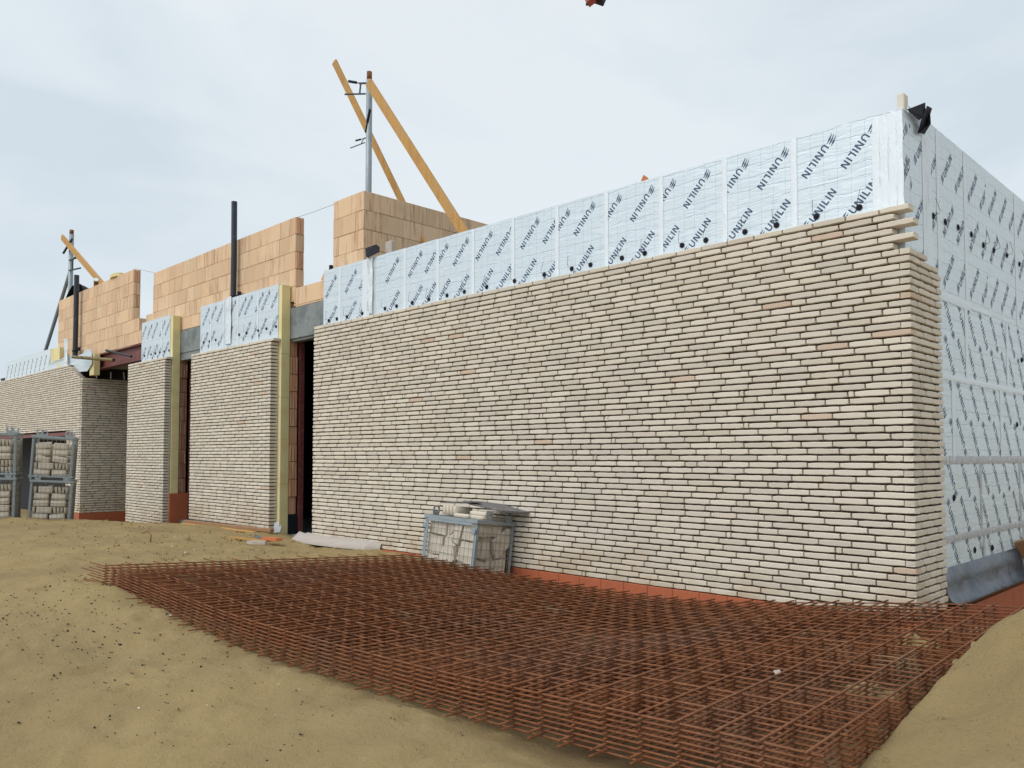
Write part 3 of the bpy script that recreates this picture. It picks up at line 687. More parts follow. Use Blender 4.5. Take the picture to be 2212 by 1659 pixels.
# lintels
mb=MB(); mb.box((-8.99,.272,2.775),(-7.5,.43,3.237),0,.006); mb.box((-8.99,.30,2.74),(-7.5,.42,2.7755),0,.003); single(mb,'concrete_lintel',['conc'],'grey concrete lintel over the near doorway','lintel',origin=(-8.3,.35,2.76))
mb=MB(); mb.box((-12.91,.272,2.91),(-11.4,.43,3.33),0,.006); mb.box((-12.9,.285,2.78),(-11.4,.42,2.9095),0,.004); single(mb,'concrete_lintel',['conc'],'grey concrete lintel over the far narrow doorway','lintel',origin=(-12,.35,2.8))
# steel beam over the recess
mb=MB(); mb.box((-17.6,.262,3.255),(-14.2,.44,3.27)); mb.box((-17.3,.34,2.96),(-14.2,.352,3.255)); mb.box((-17.3,.262,2.945),(-14.2,.44,2.96)); single(mb,'steel_beam',['redsteel'],'dark red steel beam carrying the far clay wall over the recess','beam',origin=(-16,.35,2.95))
# building core
B=thing('building_core','dark unlit interior and flat roof behind the brick facings','building',(-9,3,0))
mb=MB(); mb.box((-7.75,.25,3.28),(-.2,8.6,3.33)); mb.box((-14.3,.43,3.3),(-7.78,8.6,3.36)); mb.box((-26,.43,3.28),(-14.3,8.6,3.34)); mb.build('roof_slab',['roof'],B)
mb=MB(); mb.box((-26,8.6,-.5),(-.2,8.8,3.5)); mb.box((-.3,.3,-.5),(-.2,8.6,3.2)); mb.box((-7.70,.25,-.5),(-7.6,8.6,3.27)); mb.box((-14.6,2.8,-.5),(-7.7,2.9,3.27)); mb.box((-11.8,.3,-.5),(-11.7,2.8,3.27)); mb.box((-14.62,.45,-.5),(-14.55,2.8,3.27)); mb.box((-17.5,2.65,-.6),(-14.6,2.75,3.27)); mb.box((-40,1.0,-.6),(-17.5,1.1,3.2)); mb.box((-17.5,.1,2.95),(-17.42,2.6,3.27)); mb.build('inner_walls',['dark'],B)  # walls coloured near black to stand in for indoor shade
mb=MB(); mb.box((-14.6,.3,-.3),(-7.7,2.8,-.13)); mb.build('floor_slab',['conc'],B)
mb=MB(); mb.box((-17.3,.44,2.99),(-14.56,2.64,3.2)); mb.build('recess_soffit',['conc'],B)
# ladder like frame glimpsed in the near doorway
mb=MB(); mb.tube([(-8.62,1.0,-.12),(-8.62,1.0,1.05)],.022,8); mb.tube([(-8.75,.9,.35),(-8.6,1.0,.75)],.009,6); mb.tube([(-8.9,.85,1.0),(-8.6,1.0,1.05)],.014,6); mb.tube([(-8.9,.85,.1),(-8.62,1.0,.62)],.012,6)
single(mb,'steel_trestle',['bluesteel'],'blue grey steel trestle leg standing inside the near doorway','trestle',origin=(-8.62,1,-.12))
# ------------------------------------------------------------------ PIPES, POSTS, BRACES
def vpipe(label,x,y,z0,z1,r,wrap=None):
    Pp=thing('downpipe',label,'pipe',(x,y,z0)); mb=MB()
    mb.tube([(x,y,z0),(x+.004,y,(z0+z1)/2),(x-.012,y,z1)],r,20); mb.tube([(x-.012,y,z1-.001),(x-.012,y,z1+.0005)],r*.9,20)
    mb.build('pipe',['pipe'],Pp,False)
    mb=MB(); bz=z0+(.08 if not wrap else .35)
    mb.tube([(x,y,bz-.02),(x,y,bz+.02)],r+.008,20); mb.tube([(x+r,y+.02,bz),(x+r+.1,y+.03,bz+.03)],.02,8); mb.tube([(x+r+.1,y+.03,bz+.0),(x+r+.1,y+.03,bz+.075)],.035,8); mb.build('bracket',['black'],Pp)
    return Pp
vpipe('black vertical pipe standing proud of the tall clay block wall',-10.60,.195,3.55,5.22,.047)
vpipe('shorter black vertical pipe in front of the far left clay wall',-18.38,.17,3.1,5.22,.055,1)
# crumpled foil wraps
def wrap(label,x,y,z0,z1,w,seed,group=None):
    rg=random.Random(seed); mb=MB(); n=26; k=7; vs=[]
    for i in range(n+1):
        t=i/n
        for j in range(k): vs.append((x+w*(j/(k-1)-.5)*(1+.2*noise.noise(Vector((t*4,j*.3,seed)))),y-.012-(.03*abs(noise.noise(Vector((j*1.7,t*2.2,seed))))*2+.008*rg.random())*(1 if 0<j<k-1 else .1),z0+(z1-z0)*t))
    fs=[(i*k+j,i*k+j+1,(i+1)*k+j+1,(i+1)*k+j) for i in range(n) for j in range(k-1)]
    mb.add(vs,fs); return single(mb,'foil_wrap',['tape'],label,'foil wrap',smooth=True,origin=(x,y,z0))
wrap('crumpled bright foil wrap below the tall black pipe',-10.57,PF-.001,2.85,3.62,.17,4)
wrap('crumpled bright foil wrap around the foot of the shorter black pipe',-18.62,.06,3.1,3.75,.22,5)
wrap('crumpled bright foil wrap under the black flap at the roof edge',-6.62,PF-.004,2.85,3.58,.10,6)
# galvanised posts with timber braces and clamps
def gpost(label,x,y,z0,z1,r):
    Pp=thing('formwork_post',label,'post',(x,y,z0)); mb=MB(); mb.tube([(x,y,z0),(x,y,z1-.12)],r,16); mb.build('tube',['galv'],Pp,True)
    mb=MB(); mb.tube([(x,y,z1-.121),(x,y,z1)],r*.86,16); mb.build('rusty_cap',['rust'],Pp,True); return Pp
gpost('tall galvanised steel post rising behind the clay block corner',-7.53,.7,3.33,6.53,.044)
gpost('far galvanised steel post above the left clay wall',-21.3,.9,3.34,7.0,.06)
def plank(label,a,b,w,t,upv):
    mb=MB(); mb.beam(a,b,t,w,0,upv,.004); return single(mb,'timber_brace',['timber'],label,'timber brace',origin=a)
def ext(a,b,z):
    a=Vector(a);b=Vector(b); return a+(b-a)*((z-a.z)/(b.z-a.z))
a=(-8.68,.85,7.13); b=(-7.35,1.2,4.65)
plank('yellow timber brace leaning left behind the tall post with its end in the sky',a,ext(a,b,3.35),.105,.035,(1,0,.5))
a=(-7.40,.60,6.30); b=(-5.40,.6,3.80)
plank('long yellow timber brace running from the post top down right',a,ext(a,b,3.34),.125,.045,(1,0,.5))
a=(-21.45,.72,6.80); b=(-18.2,.75,4.97)
plank('short yellow timber brace on the far post',a,ext(a,b,4.0),.14,.06,(1,0,.8))
mb=MB(); mb.tube([(-21.5,.95,5.95),(-24.06,.9,3.3)],.048,10); mb.tube([(-21.3,.9,6.4),(-21.55,.95,5.9)],.045,8); single(mb,'steel_prop',['galv'],'thin slanting steel prop behind the far left wall','prop',origin=(-24.06,.9,3.3))
def clampo(label,x,y,z,d,s,tilt):
    """F clamp: bar, fixed jaw, sliding jaw, screw with handle; d = sideways direction of the screw"""
    C=thing('screw_clamp',label,'clamp',(x,y,z)); d=Vector(d).normalized(); u=Vector((0,tilt,1)).normalized(); o=Vector((x,y,z))
    mb=MB(); mb.beam(o+d*.09*s,o+d*.09*s+u*.17*s,.014*s,.028*s,0,(d.x,d.y,0)); mb.build('bar',['clamp'],C)
    mb=MB(); mb.beam(o-d*.03*s,o+d*.40*s,.018*s,.022*s); mb.beam(o-d*.03*s+u*.17*s,o+d*.12*s+u*.17*s,.02*s,.026*s); mb.build('jaws',['clamp'],C)
    mb=MB(); mb.tube([o+d*.10*s+u*.17*s,o+d*.18*s+u*.185*s],.008*s,8); mb.tube([o+d*.18*s+u*.185*s,o+d*.34*s+u*.21*s],.020*s,10); mb.build('handle',['black'],C)
clampo('black screw clamp near the top of the tall post',-7.60,.66,6.22,(-1,-.25,.22),.95,.1)
clampo('black screw clamp halfway up the tall post',-7.56,.64,5.49,(-.9,-.35,-.16),.6,.5)
mb=MB(); mb.tube([(-7.5,.62,5.62),(-7.40,.58,5.72)],.012,8); mb.tube([(-7.40,.58,5.72),(-7.28,.54,5.86)],.02,8); single(mb,'screw_clamp',['clamp'],'black clamp spindle crossing the front of the tall post','clamp',origin=(-7.5,.62,5.6))
clampo('black screw clamp sticking out right of the far post',-21.2,.85,5.9,(1,.1,-.05),1.6,.0)
mb=MB(); mb.tube([(-21.6,.8,6.42),(-20.75,.75,6.62)],.03,8); single(mb,'clamp_bar',['clamp'],'dark clamp bar across the timber on the far post','clamp',origin=(-21.3,.8,6.4))
# dark draped sheet behind the far clay wall
mb=MB(); vs=[]; n=22; k=8
for i in range(n+1):
    t=i/n
    for j in range(k):
        q=j/(k-1); h=math.sin(math.pi*min(1,t*1.05))**.6; vs.append((-20.7+1.9*t,.55+.7*q,4.68+(.60*h*(1-.35*q)+.10*h*noise.noise(Vector((t*5,q*3,2))))))
fs=[(i*k+j,i*k+j+1,(i+1)*k+j+1,(i+1)*k+j) for i in range(n) for j in range(k-1)]
mb.add(vs,fs); single(mb,'membrane_roll',['black'],'slumped black membrane roll on top of the far clay wall','membrane',smooth=True,origin=(-20,.6,4.7))
mb=MB(); mb.tube([(-18.1,.5,4.86),(-17.85,.42,5.06)],.05,12); mb.tube([(-17.849,.42,5.06),(-17.83,.415,5.075)],.052,12,1); single(mb,'tube_end',['rust','white'],'short rusty tube end lying on the far clay wall','tube',origin=(-18,.5,4.86))
mb=MB(); mb.tube([(-16.3,.33,4.861),(-16.3,.33,4.93)],.28,20); mb.v=[(v[0]*1.0,(v[1]-.33)*.35+.33,v[2]) for v in mb.v]; single(mb,'foam_pad',['foam'],'yellow foam pad on the right end of the far clay wall','foam pad',origin=(-16.3,.33,4.86))
# string line
mb=MB(); mb.tube([(-15.2,.30,4.88),(-14.15,.30,4.62)],.003,4); mb.tube([(-8.8,.30,4.60),(-8.3,.30,4.585),(-7.77,.30,4.58)],.003,4); single(mb,'string_line',['wire'],'thin mason string stretched between the tops of the clay walls','string',origin=(-10,.3,4.6))
# debris on the wall tops
mb=MB(); mb.beam((-8.08,.34,3.53),(-8.0,.36,3.66),.09,.09,0,(1,0,0)); single(mb,'clay_shard',['clayr'],'tilted clay shard on the low clay blocks','shard',origin=(-8.05,.34,3.54))
mb=MB(); mb.tube([(-7.93,.35,3.53),(-7.93,.35,3.66)],.035,10); mb.tube([(-7.93,.35,3.661),(-7.93,.35,3.74)],.03,10,1); single(mb,'pipe_stub',['clayd','black'],'small dark capped stub on the low clay blocks','stub',origin=(-7.93,.35,3.53))
mb=MB(); 
vs=[(-2.70,.53,3.69),(-2.585,.53,3.715),(-2.645,.53,3.79),(-2.70,.60,3.68),(-2.585,.60,3.70),(-2.645,.60,3.78)]
mb.add(vs,[(0,1,2),(5,4,3),(0,3,4,1),(1,4,5,2),(2,5,3,0)]); mb.tube([(-2.66,.57,3.34),(-2.66,.57,3.71)],.012,8,1); mb.tube([(-2.79,.52,3.722),(-2.74,.52,3.705),(-2.69,.52,3.70)],.006,6,2); mb.tube([(-2.735,.53,3.72),(-2.69,.53,3.695)],.015,8,1)
single(mb,'marker_shard',['orange','redsteel','clamp'],'small orange clay corner poking up behind the long foil parapet','marker',origin=(-2.66,.57,3.34))
mb=MB(); mb.box((-.135,.20,3.34),(-.085,.285,3.69),0,.006); mb.box((-.122,.215,3.69),(-.10,.27,3.702),0,.003); single(mb,'timber_stub',['stub'],'pale square timber stub rising behind the foil corner','timber stub',origin=(-.13,.25,3.34))
# white block + black flap at far roof edge
mb=MB(); mb.box((-6.50,.24,3.33),(-6.36,.30,3.79),0,.012); single(mb,'white_panel_offcut',['pale'],'small white panel offcut standing behind the black roof flap','panel',origin=(-6.43,.27,3.33))
FL=[[(-.05,.15,3.535),(-.02,.433,3.665),(-.01,.40,3.55),(-.03,.327,3.505)],[(-.02,.345,3.50),(-.0,.42,3.63),(-.01,.55,3.655),(-.03,.515,3.55),(-.045,.50,3.46),(-.05,.36,3.42)],[(-.04,.36,3.425),(.01,.45,3.50),(.0,.47,3.62),(-.05,.49,3.45)]]
def flap(label,pts,loc):
    mb=MB()
    for tri in pts:
        n=len(tri); off=Vector((.004,.006,0)); mb.add([Vector(p) for p in tri]+[Vector(p)+off for p in tri],[tuple(range(n)),tuple(range(2*n-1,n-1,-1))]+[(k,n+k,n+(k+1)%n,(k+1)%n) for k in range(n)])
    return single(mb,'rubber_flap',['black'],label,'rubber flap',origin=loc)
flap('folded black rubber flap at the right corner of the roof edge',FL,(-.03,.5,3.5))
flap('crumpled black rubber flap at the left of the foil parapet',[[(-6.72,.09,3.72),(-6.66,.06,3.60),(-6.60,.05,3.57),(-6.62,.10,3.73)],[(-6.61,.05,3.57),(-6.60,.10,3.73),(-6.53,.12,3.74),(-6.47,.13,3.70),(-6.46,.12,3.63)]],(-6.6,.1,3.65))
# crane block just inside the top edge
C=thing('crane_block','red crane block cut by the top edge of the photo','crane block',(-12.85,12.31,14.3))
o=Vector((-12.85,12.31,14.38)); rt=r_
def ob(mb,c,sx,sy,sz,yaw,tilt,mi=0):
    mb.box((-sx/2,-sy/2,-sz/2),(sx/2,sy/2,sz/2),mi,.01,Matrix.Translation(c)@Matrix.Rotation(yaw,4,'Z')@Matrix.Rotation(tilt,4,'Y'))
mb=MB(); ob(mb,o-rt*.14+Vector((0,0,.10)),.26,.30,.34,R(20),R(-28)); mb.build('housing',['red'],C)
mb=MB(); ob(mb,o+rt*.10+Vector((0,.1,.22)),.40,.34,.40,R(35),R(24)); mb.build('counterweight',['dark'],C)
mb=MB(); mb.tube([o+Vector((0,0,.3)),o+Vector((0,0,7))],.02,8); mb.tube([o+Vector((.12,.1,.3)),o+Vector((.12,.1,7))],.02,8); mb.build('hoist_rope',['clamp'],C)
mb=MB(); mb.tube([o-rt*.20+Vector((0,0,-.06)),o-rt*.20+Vector((0,0,-.12))],.04,10); mb.build('bolt',['clamp'],C)
# ------------------------------------------------------------------ WIRE CRATES
loose=MB(); one_brick(loose,random.Random(77),lambda s,d,z:(s,d,z),-.115,.115,-.02,.1,.04)
LB=loose.build('loose_brick',['loose'],None,True); LB_used=[False]
def put_brick(M_,label,group,sc_=(1,1,1)):
    global LB
    if not LB_used[0]: o=LB; LB_used[0]=True
    else: o=LB.copy(); col.objects.link(o)
    o.matrix_world=M_@Matrix.Diagonal((sc_[0],sc_[1],sc_[2],1))
    o['label']=label; o['category']='brick'
    if group: o['group']=group
    elif 'group' in o: del o['group']
    return o
def crate_parts(W,Dp,H,parent,lugx=False):
    t=.028
    for k,(x,y) in enumerate(((0,0),(W,0),(0,Dp),(W,Dp))):
        mb=MB(); sx=1 if x==0 else -1; sy=1 if y==0 else -1
        mb.box((x,y,0),(x+sx*.034,y+sy*.005,H)); mb.box((x,y+sy*.0052,0),(x+sx*.005,y+sy*.034,H)); mb.build('corner_post',['bluesteel'],parent)
    for z in (.05,H-.02):
        mb=MB()
        hh=.036 if z>.1 else .026
        mb.box((-.012,-.012,z-hh/2),(W+.012,-.004,z+hh/2),0,.002); mb.box((-.012,Dp+.004,z-hh/2),(W+.012,Dp+.012,z+hh/2),0,.002)
        mb.box((-.012,-.0035,z-hh/2),(-.004,Dp+.0035,z+hh/2),0,.002); mb.box((W+.004,-.0035,z-hh/2),(W+.012,Dp+.0035,z+hh/2),0,.002)
        mb.build('rail',['galv'],parent)
    def lug(cx,cy,axis):
        mb=MB(); w=.045; hh=.095; n=14; th=.006; vs=[]; ang=[2*math.pi*i/n for i in range(n)]
        def outer(a):
            c,s_=math.cos(a),math.sin(a); k=min(w/abs(c) if abs(c)>1e-6 else 9,(hh/2)/abs(s_) if abs(s_)>1e-6 else 9); return (c*k,s_*k)
        for dd in (0,th):
            for a in ang:
                u,v=outer(a); vs.append((cx+u,cy+dd,H+hh/2+v) if axis=='x' else (cx+dd,cy+u,H+hh/2+v))
            for a in ang:
                u,v=.026*math.cos(a),.026*math.sin(a)+.01; vs.append((cx+u,cy+dd,H+hh/2+v) if axis=='x' else (cx+dd,cy+u,H+hh/2+v))
        fs=[]
        for i in range(n):
            j=(i+1)%n; fs+=[(i,j,n+j,n+i),(2*n+i,3*n+i,3*n+j,2*n+j),(i,2*n+i,2*n+j,j),(n+i,n+j,3*n+j,3*n+i)]
        mb.add(vs,fs); mb.build('lifting_lug',['galv'],parent)
    if lugx:
        for q in (.10,W-.10): lug(q,-.010,'x'); lug(q,Dp+.004,'x')
    else:
        for q in (.14,Dp-.10): lug(W+.006,q,'y'); lug(-.010,q,'y')
    for nm,(ax,pl) in (('f',('x',-.001)),('b',('x',Dp+.001)),('l',('y',-.001)),('r',('y',W+.001))):
        mb=MB(); A_=W if ax=='x' else Dp; s=.03
        f=(lambda a,z:(a,pl,z)) if ax=='x' else (lambda a,z:(pl,a,z))
        while s<A_: mb.tube([f(s,.03),f(s,H-.03)],.0022,5); s+=.062
        z=.09
        while z<H-.03: mb.tube([f(.01,z),f(A_-.01,z)],.0026,5); z+=.08
        mb.build('wire_panel',['wire'],parent)
def crate(label,loc,rot,W,Dp,H,group,seed,where,fill=True):
    C=thing('wire_crate',label,'crate',loc,group,rot); crate_parts(W,Dp,H,C,abs(rot[2])>.1)
    mb=MB(); mb.box((.008,.008,.04),(W-.008,Dp-.008,.055)); mb.build('floor_plate',['galv'],C)
    rg=random.Random(seed); bpy.context.view_layer.update()
    Mw=Matrix.Translation(Vector(loc))@Matrix.Rotation(rot[2],4,'Z')@Matrix.Rotation(rot[1],4,'Y')@Matrix.Rotation(rot[0],4,'X')
    lab='pale facing brick packed '+where; gp='bricks packed '+where
    # layers of bricks on edge, thrown in loosely
    z=.058; row=0
    while fill and z+.11<H-.03:
        # front stack: faces flat to the front
        x=.05
        while x<W-.08:
            kind=rg.random()
            if kind<.72 and x+.24<W-.03:
                q=rg.choice([1,1,2]); 
                for k in range(2): put_brick(Mw@Matrix.Translation((x+.118,.03+k*.05,z+.052))@Matrix.Rotation(rg.uniform(-.05,.05)*(6 if rg.random()<.3 else 1),4,'Y')@Matrix.Rotation(R(90),4,'X')@Matrix.Translation((0,-.05,0)),lab,gp,(rg.uniform(.85,1.0),1,1.05))
                x+=.245
            else:
                y=.03
                put_brick(Mw@Matrix.Translation((x+.022,.02,z+.05))@Matrix.Rotation(rg.uniform(-.12,.12),4,'Y')@Matrix.Rotation(R(90),4,'Z')@Matrix.Rotation(R(90),4,'X')@Matrix.Translation((.115,-.05,0)),lab,gp,(1,1,rg.uniform(.9,1.05)))
                x+=.05
        # side face
        y=.13
        while y<Dp-.07:
            if rg.random()<.55 and y+.24<Dp-.02:
                put_brick(Mw@Matrix.Translation((W-.055,y+.12,z+.052))@Matrix.Rotation(rg.uniform(-.06,.06),4,'X')@Matrix.Rotation(R(90),4,'Z')@Matrix.Rotation(R(90),4,'X')@Matrix.Translation((0,-.05,0)),lab,gp,(rg.uniform(.85,1),1,1.05)); y+=.245
            else:
                put_brick(Mw@Matrix.Translation((W-.135,y+.024,z+.05))@Matrix.Rotation(rg.uniform(-.12,.12),4,'X')@Matrix.Rotation(R(90),4,'X')@Matrix.Translation((0,-.05,0)),lab,gp,(1,1,rg.uniform(.9,1.05))); y+=.052
        z+=.108; row+=1
    # fill behind
    if fill: mb=MB(); mb.box((.09,.15,.056),(W-.17,Dp-.04,z-.03),0,.01); mb.build('brick_core',['loose'],C)
    return C,Mw,z
grp='wire crates of brick'
H0=.62
C1,M1,zt=crate('small wire crate of pale bricks leaning against the long brick wall behind the rebar stack',(-4.70,-.60,-.19),(R(-6.5),R(1.5),0),.80,.52,H0,grp,3,'in the leaning crate by the long wall',False)
rg=random.Random(41); PIECES=0
def piece(face,pts,d0,th):
    global PIECES
    if face=='f': q=[(.03+(a-300)/1760,.60-(b-450)/1500) for a,b in pts]; f=lambda u,v,d:M1@Vector((u,.010+d,v))
    else: q=[(.02+(a-270)/1400,.60-(b-480)/1500) for a,b in pts]; f=lambda u,v,d:M1@Vector((.80-.010-d,u,v))
    cx=sum(p[0] for p in q)/len(q); cy=sum(p[1] for p in q)/len(q); n=len(q)
    ins=[(cx+(a-cx)*.96,cy+(b-cy)*.95) for a,b in q]; t=rg.uniform(-.02,.02)
    mb=MB(); tl=lambda u,v:d0+(u-cx)*t
    vs=[f(a,b,tl(a,b)) for a,b in ins]+[f(a,b,tl(a,b)+.005) for a,b in q]+[f(a,b,d0+th) for a,b in q]
    order=1 if face=='f' else -1
    mb.add(vs,[tuple(range(n))]+[(k,n+k,n+(k+1)%n,(k+1)%n) for k in range(n)]+[(n+k,2*n+k,2*n+(k+1)%n,n+(k+1)%n) for k in range(n)]+[tuple(range(3*n-1,2*n-1,-1))])
    single(mb,'broken_brick',['loose'],'pale broken slab of brick packed behind the wires of the leaning crate','brick piece','broken slabs packed in the leaning crate',origin=f(cx,cy,0)); PIECES+=1
for d,p in ((.02,[(330,500),(800,510),(800,715),(330,700)]),(.03,[(815,510),(895,512),(880,700),(818,712)]),(.012,[(320,722),(740,742),(735,900),(700,1015),(320,1022)]),(.006,[(320,1040),(680,1030),(640,1345),(300,1335)]),
    (.03,[(765,745),(985,600),(970,780),(1060,830),(1090,900),(1060,1000),(760,900)]),(.004,[(700,1010),(770,880),(1060,850),(1100,1060),(740,1350),(665,1335)]),(.0,[(1095,520),(1260,530),(1175,830),(975,770)]),(.02,[(905,515),(1085,520),(990,640),(900,700)]),
    (.01,[(1285,520),(1600,540),(1600,755),(1245,735)]),(.02,[(1232,760),(1600,775),(1560,1120),(1135,1045)]),(.0,[(1115,1085),(1550,1145),(1520,1440),(1080,1372)]),(.04,[(745,1372),(1062,1150),(1075,1350),(1060,1400)]),(.02,[(300,1350),(640,1355),(630,1400),(300,1390)])): piece('f',p,d,.045)
for y0_,y1_,zz0,zz1 in ((300,390,490,700),(392,470,495,705),(472,560,500,700),(562,770,505,690),(300,400,760,1020),(402,480,760,1030),(482,570,765,1035),(300,370,1045,1290),(372,450,1060,1300),(452,530,1070,1310),(532,610,1050,1310),(290,350,1330,1520),(352,560,1340,1540)):
    piece('s',[(y0_,zz0),(y1_-6,zz0+6),(y1_-6+rg.uniform(-8,8),zz1),(y0_+rg.uniform(-8,8),zz1-5)],rg.uniform(.004,.03),.05)
for d,p in ((.002,[(600,750),(870,545),(940,560),(935,810),(700,1020),(650,940)]),(.03,[(620,700),(780,590),(640,610)]),(.02,[(640,1050),(690,1050),(690,1500),(625,1480)]),(.006,[(705,1030),(880,1010),(870,1540),(690,1510)]),(.03,[(740,1010),(900,870),(910,1000)])): piece('s',p,d,.045)
mb=MB(); mb.box((.075,.075,.057),(.72,.47,.57),0,.01); mb.build('brick_core',['loose'],C1)
# hinge clips on the front gate
mb=MB()
for x in(.02,.77): mb.box((x-.025,-.022,H0-.14),(x+.03,-.013,H0-.09),0,.003)
mb.box((.052,-.020,H0-.065),(.745,-.0125,H0-.040),0,.002); mb.box((.052,-.020,.10),(.075,-.0125,H0-.066)); mb.build('gate_frame',['bluesteel'],C1)
rg=random.Random(9)
for k,(x,w_) in enumerate(((.20,.05),(.252,.05),(.305,.045),(.362,.05))):
    put_brick(M1@Matrix.Translation((x+.02,.05,H0+.06))@Matrix.Rotation(R(rg.uniform(-3,3)),4,'Y')@Matrix.Rotation(R(90),4,'Z')@Matrix.Rotation(R(90),4,'X')@Matrix.Translation((.115,-.05,0)),'pale brick standing on edge in the row on top of the leaning crate','bricks standing on the leaning crate')
put_brick(M1@Matrix.Translation((.52,.02,H0+.022)),'pale brick lying flat at the front edge of the leaning crate top',None)
put_brick(M1@Matrix.Translation((.69,.10,H0+.062))@Matrix.Rotation(.12,4,'Z'),'greyish brick lying across the second layer on the leaning crate top',None)
put_brick(M1@Matrix.Translation((.70,.05,H0+.021))@Matrix.Rotation(.05,4,'Z'),'brick under the slate shard at the right corner of the leaning crate',None)
put_brick(M1@Matrix.Translation((.70,.36,H0+.021))@Matrix.Rotation(1.4,4,'Z'),'brick at the back right of the leaning crate top under the slate',None)
def slab(label,M_,pts,th):
    mb=MB(); n=len(pts); mb.add([M_@Vector((x,y,0)) for x,y in pts]+[M_@Vector((x,y,th)) for x,y in pts],[tuple(range(n-1,-1,-1)),tuple(range(n,2*n))]+[(k,(k+1)%n,n+(k+1)%n,n+k) for k in range(n)])
    return single(mb,'slate_slab',['slate'],label,'slate',origin=M_.translation)
slab('large dark slate slab resting slanted over the leaning crate',M1@Matrix.Translation((.34,.22,H0+.165))@Matrix.Rotation(R(7),4,'Y')@Matrix.Rotation(R(5),4,'X')@Matrix.Rotation(R(18),4,'Z'),[(0,-.04),(.15,-.13),(.52,-.16),(.70,.02),(.76,.22),(.45,.27),(.14,.14)],.016)
slab('thin brown slate sliver lying over the upright bricks on the leaning crate',M1@Matrix.Translation((.02,.16,H0+.125))@Matrix.Rotation(R(-4),4,'Y'),[(0,0),(.25,-.07),(.52,-.05),(.60,.06),(.30,.10)],.010)
# far crates: two stacks of two
Hf=.70
yaw=R(68)
crate('lower wire crate of the far right stack, bottom in the sand',(-12.60,-2.22,-.04),(R(0),R(3),yaw),.60,.60,Hf,grp,12,'in the lower crate of the far right stack')
crate('upper wire crate of the far right stack with broken bricks',(-12.59,-2.21,.665),(R(0),R(3),yaw),.60,.60,Hf,grp,13,'in the upper crate of the far right stack')
crate('lower wire crate of the stack cut by the left edge of the photo',(-12.80,-2.96,.0),(0,R(.5),yaw),.60,.60,Hf,grp,14,'in the lower crate at the left edge')
crate('upper wire crate of the stack cut by the left edge of the photo',(-12.80,-2.96,.705),(0,R(.5),yaw),.60,.60,Hf,grp,15,'in the upper crate at the left edge')
# ------------------------------------------------------------------ REBAR MATS
NI,NJ=35,13
def ztopv(s,t):
    a=np.interp(s,[0,.33,.63,1],[.12,.062,.066,.20]); b=np.interp(s,[0,.15,.27,.42,.72,1],[.165,.085,.0,-.085,-.065,.01])
    return a*(1-t)+b*t
def smooth_top(s,t):
    return sum(ztopv(min(max(s+d,0),1),t) for d in(-.08,-.04,0,.04,.08))/5
def gridpt(i,j):   # i along the wall (leftwards), j towards the wall
    s=i/NI; t=j/NJ
    return Vector((.87-i*.1568-j*.234*.04,-3.5-i*.0063+j*.2345,smooth_top(s,t)))
RB=.0050
def mat_mesh(k,seed):
    rg=random.Random(seed); mb=MB(); dz=-k*.0200
    dx=rg.uniform(-.0035,.0035)+k*.0015 if k else 0; dy=rg.uniform(-.004,.004)-k*.001 if k else 0; rot=rg.uniform(-.0006,.0006) if k else 0; rb=random.Random(99)
    ph=rg.uniform(0,6)
    def wv(p): return Vector((dx-(p.y+2)*rot,dy+(p.x+2)*rot,dz+.004*noise.noise(Vector((p.x*.9,p.y*.9,seed)))*(k>7)))
    for i in range(NI+1):     # cross bars
        j0=-.03-rg.uniform(0,.12)-(.22+rg.uniform(0,.12) if k>6 else 0); j1=NJ+.28+rg.uniform(-.08,.08); pts=[]; bow=rb.uniform(-.006,.006)
        n=11
        for q in range(n+1):
            j=j0+(j1-j0)*q/n; p=gridpt(i,j); p=p+wv(p); p.x+=bow*math.sin(math.pi*q/n); pts.append(p)
        mb.tube(pts,RB,6)
    for j in range(NJ+1):
        i0=-.22-rg.uniform(0,.08)-(.25 if k>6 else 0); i1=NI+1.6+rg.uniform(-.5,.5)+(1.0 if k in(2,3,5,7) else 0); n=22; pts=[]; bow=rb.uniform(-.006,.006)
        for q in range(n+1):
            i=i0+(i1-i0)*q/n; p=gridpt(i,j); p=p+wv(p); p.y+=bow*math.sin(math.pi*q/n); p.z-=1.9*RB; pts.append(p)
        mb.tube(pts,RB*.92,6)
    return mb
NM=9
names_=['topmost']+[a+' from the top' for a in('second','third','fourth','fifth')]+[a+' from the bottom' for a in('fourth','third','second')]+['bottom']
for k in range(NM):
    o=single(mat_mesh(k,k+1),'rebar_mat',['rust'],'rusty welded rebar mat, %s of the stack on the sand'%names_[k],'rebar mat','rebar mats stacked on the sand',True)
    c=(-1.9,-2.,-.1); o.data.transform(Matrix.Translation(-Vector(c))); o.location=c
# sand spilled through the mats at the right, mound is part of the ground
# ------------------------------------------------------------------ SMALL THINGS NEAR THE DOORS
mb=MB(); vs=[]; n=16
pr_=[(-8.12,-.08),(-7.9,-.24),(-7.3,-.28),(-6.7,-.24),(-6.35,-.14),(-6.2,-.02)]
mb2=MB()
for a,b in zip(pr_[:-1],pr_[1:]):
    mb.add([(a[0],a[1],-.12),(b[0],b[1],-.12),(b[0],.0,-.04),(a[0],.0,-.015),(b[0],b[1],-.085),(a[0],a[1],-.08)],[(0,1,4,5),(5,4,2,3)])
single(mb,'mortar_apron',['pale'],'pale mortar apron at the foot of the long wall by the doorway','mortar apron',smooth=True,origin=(-7.2,-.2,-.1))
mb=MB(); mb.beam((-11.7,-.07,-.075),(-8.75,-.07,-.045),.07,.05,0,(0,0,1),.006); single(mb,'timber_board',['plank'],'muddy orange board along the foot of the pier between the doorways','board',origin=(-10.2,-.07,-.06))
